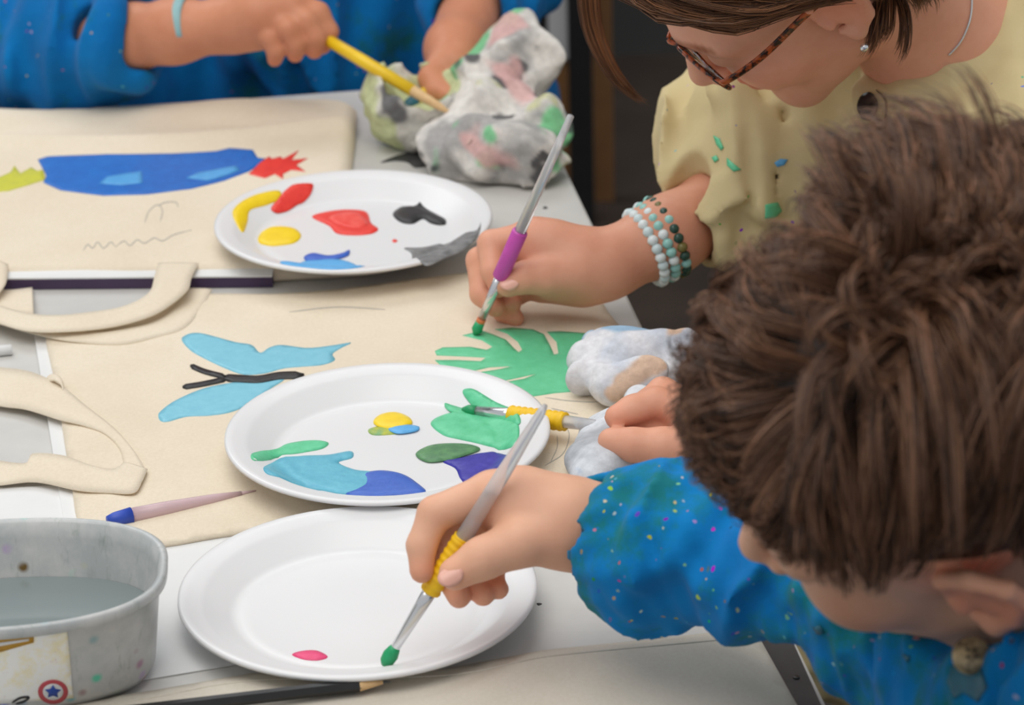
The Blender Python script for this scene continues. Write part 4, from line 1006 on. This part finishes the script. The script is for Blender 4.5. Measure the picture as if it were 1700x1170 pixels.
lockset(([lc(.0, -.10, .06), lc(.0, -.112, .01), lc(.0, -.10, -.05), lc(.0, -.085, -.09)], [lc(-.05, -.08, .06), lc(-.058, -.09, .0), lc(-.055, -.075, -.05), lc(-.05, -.06, -.09)]), 30, .006)
# lock behind the near ear
for i in range(14):
    j = r_.normal(0, 1, 2); x0 = 1468 + 24 * r_.uniform(-1, 1)
    G.append(np.array([at(x0, -70, 2.05), at(x0 + 6, -20, 2.045), at(x0 + 8 + 8 * j[0], 30, 2.04), at(x0 + 4 + 10 * j[0], 70 + 10 * j[1], 2.04), at(x0 - 12 + 12 * j[0], 100 + 14 * j[1], 2.045)]))
# lock hanging on the far side
for i in range(12):
    t = r_.uniform(0, 1); dx = -10 + 34 * t
    G.append(np.array([at(985 + dx, -110, 2.16), at(972 + dx, -40, 2.17), at(978 + dx * .9, 40, 2.18), at(1005 + dx * .7, 105, 2.185), at(1040 + dx * .5, 150, 2.19), at(1085 + r_.uniform(-14, 8), 176 + r_.uniform(-4, 5), 2.19)]))
hv, hf, hc = strands(G, 26, .0036, .0024, .00038, 16, (hd, hl), 5, .0012)
cs = SDF(.003); cs.ell(L(0, -.013, .043), wM, (.0765, .0925, .0815), .01); cs.ell(L(0, .120, -.012), wM, (.13, .090, .096), .01, True)
for q in (-1, 1): cs.ell(L(.09 * q, .012, -.040), wM, (.04, .055, .055), .01, True)
cv, cq = cs.mesh(None, 1)
add('hair', np.concatenate([hv, cv]), np.concatenate([hf, cq + len(hv)]), hair_m, woman, colors=np.concatenate([hc, np.tile(lin((66, 42, 28)), (len(cv), 1))]), label='brown bobbed hair')
# smock
s = SDF(.0032)
A2, B2 = at(1290, 165, 2.365), at(1740, 110, 2.17)
s.cap(A2, B2, .072, .075, .04)
ch = at(1480, 330, 2.30); pel = np.array([.50, 2.20, .60])
s.chain([(A2 + B2) / 2, ch, pel], [.10, .115, .15], .05)
s.chain([A2, at(1225, 205, 2.31), at(1225, 290, 2.245), at(1238, 395, 2.235)], [.068, .052, .050, .034], .025)
s.ell(at(1168, 240, 2.28), I3, (.026, .03, .050), .02); s.ell(at(1210, 180, 2.30), I3, (.03, .03, .03), .02); s.cap(at(1185, 300, 2.21), at(1205, 395, 2.20), .014, .008, .014)
s.cap(at(1165, 125, 2.235), at(1228, 320, 2.195), .012, .010, .008).cap(at(1215, 130, 2.225), at(1262, 350, 2.195), .011, .010, .008).cap(at(1130, 215, 2.27), at(1150, 280, 2.25), .012, .010, .008)
s.cap(at(1178, 185, 2.205), at(1188, 262, 2.195), .013, .010, .006, True).cap(at(1238, 150, 2.20), at(1250, 330, 2.185), .010, .008, .006, True).cap(at(1300, 190, 2.21), at(1275, 340, 2.195), .008, .007, .008, True)
s.cap(B2, at(1650, 540, 2.0), .07, .055, .03)
for q in (-1, 1): s.cap(pel + [0, .09 * q, -.06], np.array([.20, 2.06 + .10 * q, .53]), .10, .085, .04)
s.cap(at(1110, 382, 2.225), at(1168, 352, 2.236), .032, .032, .003, True)
s.cap(L(0, -.03, -.05), nb, .060, .062, .006, True); s.cap(nb, at(1500, 105, 2.14), .045, .030, .006, True)
s.chain([at(1720, 10, 2.13), at(1625, 105, 2.125), at(1545, 168, 2.13), at(1470, 172, 2.15)], [.034, .027, .023, .020], .012)
s.ell(WH, wM, (.09, .125, .13), .004, True)
vd = at(1238, 395, 2.235) - A2; vd /= np.linalg.norm(vd); wx, wy, _ = frame(vd)
def folds_w(P):
    W_ = np.stack([P @ vd * .55, P @ wx * 1.5, P @ wy * 1.5], 1)
    return .0095 * (.7 - 2 * np.abs(vnoise(W_, 30, 61, 2))) + .0015 * vnoise(P, 80, 62, 2)
V, Q = s.mesh(folds_w, 2)
wsm = add('smock', V, Q, smock_w, woman, label='cream cotton smock with small paint marks')
legs(woman, np.array([.50, 2.20, .50]), np.array([-1., -.2, 0]), np.array([0, 1., 0]), .47, .32, .06)
stool(.52, 2.20, 'round wooden stool under the person in cream smock', .40)
# marks and button of the cream smock, laid on the cloth along its own surface
for pts in ([(1185, 225), (1195, 230), (1202, 245), (1198, 250), (1190, 240)], [(1182, 262), (1190, 258), (1194, 265), (1187, 270)], [(1208, 262), (1222, 275), (1230, 282), (1218, 285), (1208, 275)], [(1270, 340), (1290, 336), (1297, 350), (1285, 362), (1270, 362)]):
    laid(V, Q, 'paint_mark', pts, PM['leaf'], wsm, 'green paint mark')
laid(V, Q, 'paint_mark', [(1285, 270), (1295, 264), (1308, 265), (1302, 274), (1290, 277)], PM['lightblue'], wsm, 'pale blue paint mark')
laid(V, Q, 'button', [(1443 + 17 * math.cos(t), 176 + 21 * math.sin(t)) for t in np.linspace(0, 6, 18)], blackl, wsm, 'dark button', .002)
laid(V, Q, 'placket_seam', stroke([(1455, 150), (1470, 165), (1472, 185), (1468, 215), (1462, 250)], 3, 20), simple('seam', (120, 104, 76), None, 50, .9), wsm, 'stitched placket edge', .0006)
# glasses
tt = NT('tortoiseshell'); tort = tt.done(tt.ramp(tt.noise(130, 3), .44, .56, rgba((44, 26, 22)), rgba((176, 84, 40))), .18)
lens_m = clear_mat('lens', (250, 250, 252), .02, .97)
gl = root('glasses', L(0, .10, 0), 'tortoiseshell glasses worn by the person in cream smock', 'glasses')
for q in (-1, 1):
    rim = []
    for t in np.linspace(0, 2 * math.pi, 40):
        c, sn = math.cos(t), math.sin(t); x = .0255 * math.copysign(abs(c) ** .75, c); z = .0165 * math.copysign(abs(sn) ** .75, sn); X = .0345 + x
        rim.append(L(q * X, .094 - .20 * max(0, X - .02), .003 + z))
    add('rim', *tube(rim, .0017, 8, False), tort, gl)
    rv = rim[:-1]; cc = np.mean(rv, 0); o = add('lens', rv + [cc], [(i, (i + 1) % len(rv), len(rv)) for i in range(len(rv))], lens_m, gl)
    sm = o.modifiers.new('thickness', 'SOLIDIFY'); sm.thickness = .0012; sm.offset = 0
    tp_ = [L(q * .0605, .0865, .010), L(q * .070, .080, .012), L(q * .0755, .05, .010), L(q * .0785, .01, .012), L(q * .080, -.012, .010), L(q * .080, -.030, -.008)]
    A_ = spline(tp_, 30); add('temple', *ribbon(A_ + .0026 * WU, A_ - .0026 * WU, .0026, 30), tort, gl)
add('bridge', *tube(spline([L(-.010, .094, .008), L(0, .100, .011), L(.010, .094, .008)], 10), .0018, 8), tort, gl)
ear = L(-.084, .000, -.036)
tag(add('earring', *lathe(ear - WR * .005, ear - WR * .010, [(0, .0005), (.15, .0024), (.5, .0032), (.85, .0024), (1, .0005)], 16), ferrule_m), 'small silver stud in the earlobe beside the glasses', 'earring')
# bracelets
fa = wr, at(1110, 390, 2.225)
def bracelet(px, py, d, rad, cols, label, nb_=25, br=.0041, sq=.92):
    c = at(px, py, d); ax_ = at(1110, 390, 2.225) - wr; x, y, z = frame(ax_)
    r0 = root('bracelet', c, label, 'bracelet', 'bead bracelets'); me = None
    for k in range(nb_):
        a = 2 * math.pi * k / nb_; p = c + rad * (math.cos(a) * x + sq * math.sin(a) * y)
        if me is None or k < len(cols):
            o = add('bead', *lathe(p - z * br, p + z * br, [(0, br * .2), (.14, br * .7), (.32, br * .95), (.5, br), (.68, br * .95), (.86, br * .7), (1, br * .2)], 10), cols[k % len(cols)], r0)
            if me is None: me = []
            me.append((o, p))
        else:
            b, bp_ = me[k % len(cols)]; o = b.copy(); COL.objects.link(o); o.location = Vector((p - bp_).tolist())
bm = lambda n_, c: simple(n_, c, None, 60, .25)
wb, tb_, gb = bm('white_bead', (226, 236, 236)), bm('turquoise_bead', (150, 204, 196)), bm('dark_bead', (40, 74, 62))
bracelet(1072, 411, 2.222, .0300, [wb, bm('pale_bead', (206, 224, 226))], 'white bead bracelet on the wrist with the pink brush')
bracelet(1089, 402, 2.224, .0308, [tb_, wb, tb_], 'pale turquoise bead bracelet between white and dark bracelets')
bracelet(1106, 393, 2.226, .0316, [gb, gb, bm('olive_bead', (120, 110, 60)), gb, tb_], 'dark green bead bracelet above the turquoise bracelet')

# ------------------------------------------------------------------ the child across the table
c_skin = skin_mat('child_skin', (214, 146, 112), (202, 132, 98))
smock_c = smock_mat('blue_smock_far', (0, 126, 196), (0, 92, 158), (20, 108, 122), .06, True, .12)
child = root('person', (-.18, 2.92, 0), 'person in blue smock dipping a yellow brush across the table', 'person')
s = SDF(.0022); CD = 2.60
wr = at(375, 42, CD + .02); el = at(215, 62, CD + .06)
shl, shr = at(-40, -120, 2.95), at(760, -190, 3.0)
s.chain([shl, at(-30, 60, 2.83), at(110, 62, 2.725), el, at(290, 52, CD + .035), wr], [.030, .024, .024, .028, .0265, .0225], .015)
palm = [([wr, at(430, 26, CD), at(480, 16, CD)], [.0225, .024, .021]), ([at(400, 45, CD + .01), at(440, 50, CD + .015)], [.021, .016])]
fing = [([at(490, 12, CD), at(528, 22, CD - .006), at(545, 52, CD - .002), at(536, 76, CD + .004)], [.0135, .0102, .0090, .0076]),
        ([at(475, 18, CD - .004), at(508, 34, CD - .014), at(524, 62, CD - .012), at(522, 84, CD - .004)], [.0135, .0102, .0092, .0078]),
        ([at(450, 24, CD - .006), at(478, 48, CD - .018), at(492, 72, CD - .014), at(490, 90, CD - .006)], [.0130, .0100, .0090, .0076]),
        ([at(425, 32, CD - .004), at(448, 62, CD - .014), at(458, 84, CD - .012), at(456, 98, CD - .006)], [.0120, .0090, .0082, .0070])]
thumb = ([at(430, 40, CD + .02), at(470, 55, CD + .024), at(515, 70, CD + .020)], [.017, .0125, .0095])
hand(s, wr, palm, fing, thumb)
le = at(845, -78, 2.815); lw = at(757, 82, 2.66)
s.chain([shr, le, at(790, 0, 2.75), lw], [.036, .028, .029, .0265], .015)
hand(s, lw, [([lw, at(755, 112, 2.635)], [.027, .024])], [([at(735 + 20 * i, 116, 2.632 - .004 * i), at(732 + 24 * i, 142, 2.610), at(742 + 20 * i, 158, 2.598)], [.012, .0095, .008]) for i in range(4)], ([at(735, 105, 2.63), at(715, 130, 2.615), at(722, 150, 2.605)], [.014, .011, .009]))
s.cap(shl, shr, .045, .045, .03)
Rc, Nc, Uc = np.array([-1., 0, 0]), np.array([0, -.85, -.53]), np.array([0, -.53, .85]); Hc = np.array([-.14, 2.78, 1.19])
head_sdf(s, Hc, Rc, Nc, Uc, .98); s.cap(Hc + Uc * -.05, (shl + shr) / 2 + [0, -.02, 0], .048, .055, .02)
V, Q = s.mesh(None, 2); C = np.ones_like(V)
for p in fing: spot(V, C, p[0][-1], .014, (1.04, .82, .78), 1.2)
add('body', V, Q, c_skin, child, colors=C)
s = SDF(.0036)
shl, shr = at(-40, -120, 2.95), at(760, -190, 3.0)
s.chain([shl, at(-30, 60, 2.83), at(120, 62, 2.72), at(205, 62, 2.67)], [.075, .066, .054, .049], .03)
s.ell(at(60, 120, 2.73), I3, (.06, .04, .03), .03)
s.chain([shr, at(850, -80, 2.82), at(795, -5, 2.755), at(785, 18, 2.735)], [.075, .052, .044, .040], .03); s.cap(at(815, 30, 2.72), at(832, 70, 2.70), .016, .008, .015)
s.cap(shl, shr, .08, .08, .04)
c1 = at(340, 20, 2.96); pel = np.array([-.18, 2.92, .58])
s.chain([c1 + RIGHT * -.12, pel - [.10, 0, 0]], [.115, .13], .05).chain([c1 + RIGHT * .12, pel + [.10, 0, 0]], [.115, .13], .05)
s.cap(at(235, 60, 2.655), at(200, 62, 2.672), .036, .034, .003, True); s.cap(at(757, 70, 2.67), at(778, 5, 2.735), .031, .034, .003, True)
def folds_c(P):
    W_ = P * np.array([1.6, 1.0, .5]); return .0130 * (.7 - 2 * np.abs(vnoise(W_, 30, 71, 2))) + .0018 * vnoise(P, 70, 72, 2)
add('smock', *s.mesh(folds_c, 2), smock_c, child, label='blue smock with rolled sleeves')
# hair above the frame
cs = SDF(.005); cs.ell(Hc - Nc * .02 + Uc * .045, np.array([Rc, Nc, Uc]), (.084, .10, .09), .01); V, Q = cs.mesh(lambda P: .004 * vnoise(P, 90, 3, 2), 1)
add('hair', V, Q, hair_m, child, colors=np.tile(lin((60, 42, 30)), (len(V), 1)))
legs(child, np.array([-.18, 2.92, .50]), np.array([0, -1., 0]), np.array([1., 0, 0]), .46, .34, .055)
stool(-.18, 2.94, 'round wooden stool under the person across the table', .41)
wl = at(312, 48, CD + .032); wa = at(375, 42, CD + .02) - at(290, 52, CD + .035); x, y, z = frame(wa)
ringp = [wl + .0275 * (math.cos(t) * x + math.sin(t) * y) for t in np.linspace(0, 2 * math.pi, 40)]
tag(add('wristband', *ribbon(np.array(ringp) - z * .0055, np.array(ringp) + z * .0055, .0018, 48), simple('pale_teal_band', (150, 190, 190), (130, 170, 176), 60, .6)), 'pale teal woven wristband on the arm across the table', 'wristband')

# ------------------------------------------------------------------ things behind
white_m = simple('white_panel', (196, 196, 198), None, 10, .6); post_wood = simple('brown_wood', (136, 96, 56), (120, 82, 46), 12, .6)
def floor_at(px, depth): p = at(px, 300, depth); return np.array([p[0], p[1], 0])
p = floor_at(800, 4.39); rack = root('display_stand', p, 'white board in a black steel frame standing by the wall', 'display stand')
q = floor_at(901, 4.39); q0 = q - [.62, 0, 0]
for c in (q, q0): add('post', *box(c - [.012, .012, 0], c + [.012, .012, 1.7]), black_m, rack, smooth=False)
add('board', *box(q0 + [.012, -.006, .55], q + [-.012, .006, 1.68]), white_m, rack, smooth=False)
q = floor_at(966, 4.36); q2 = floor_at(931, 4.40); q3 = floor_at(1003, 4.46)
es_ = root('easel', q, 'brown wooden easel with black centre post beside the white board', 'easel')
add('centre_post', *box(q - [.017, .015, 0], q + [.017, .015, 1.6]), black_m, es_, smooth=False)
for c in (q2, q3): add('leg', *box(c - [.014, .012, 0], c + [.014, .012, 1.5]), post_wood, es_, smooth=False)
hw = at(931, 68, 4.38)
add('white_clip', *box(np.array([q2[0] - .0155, q2[1] - .020, hw[2]]), np.array([q2[0] + .0155, q2[1] + .014, 1.52])), white_m, es_, smooth=False, label='white sleeve on the wooden leg')
add('crossbar', *box(np.array([q2[0], q[1] - .008, .42]), np.array([q3[0], q[1] + .03, .46])), post_wood, es_, smooth=False)
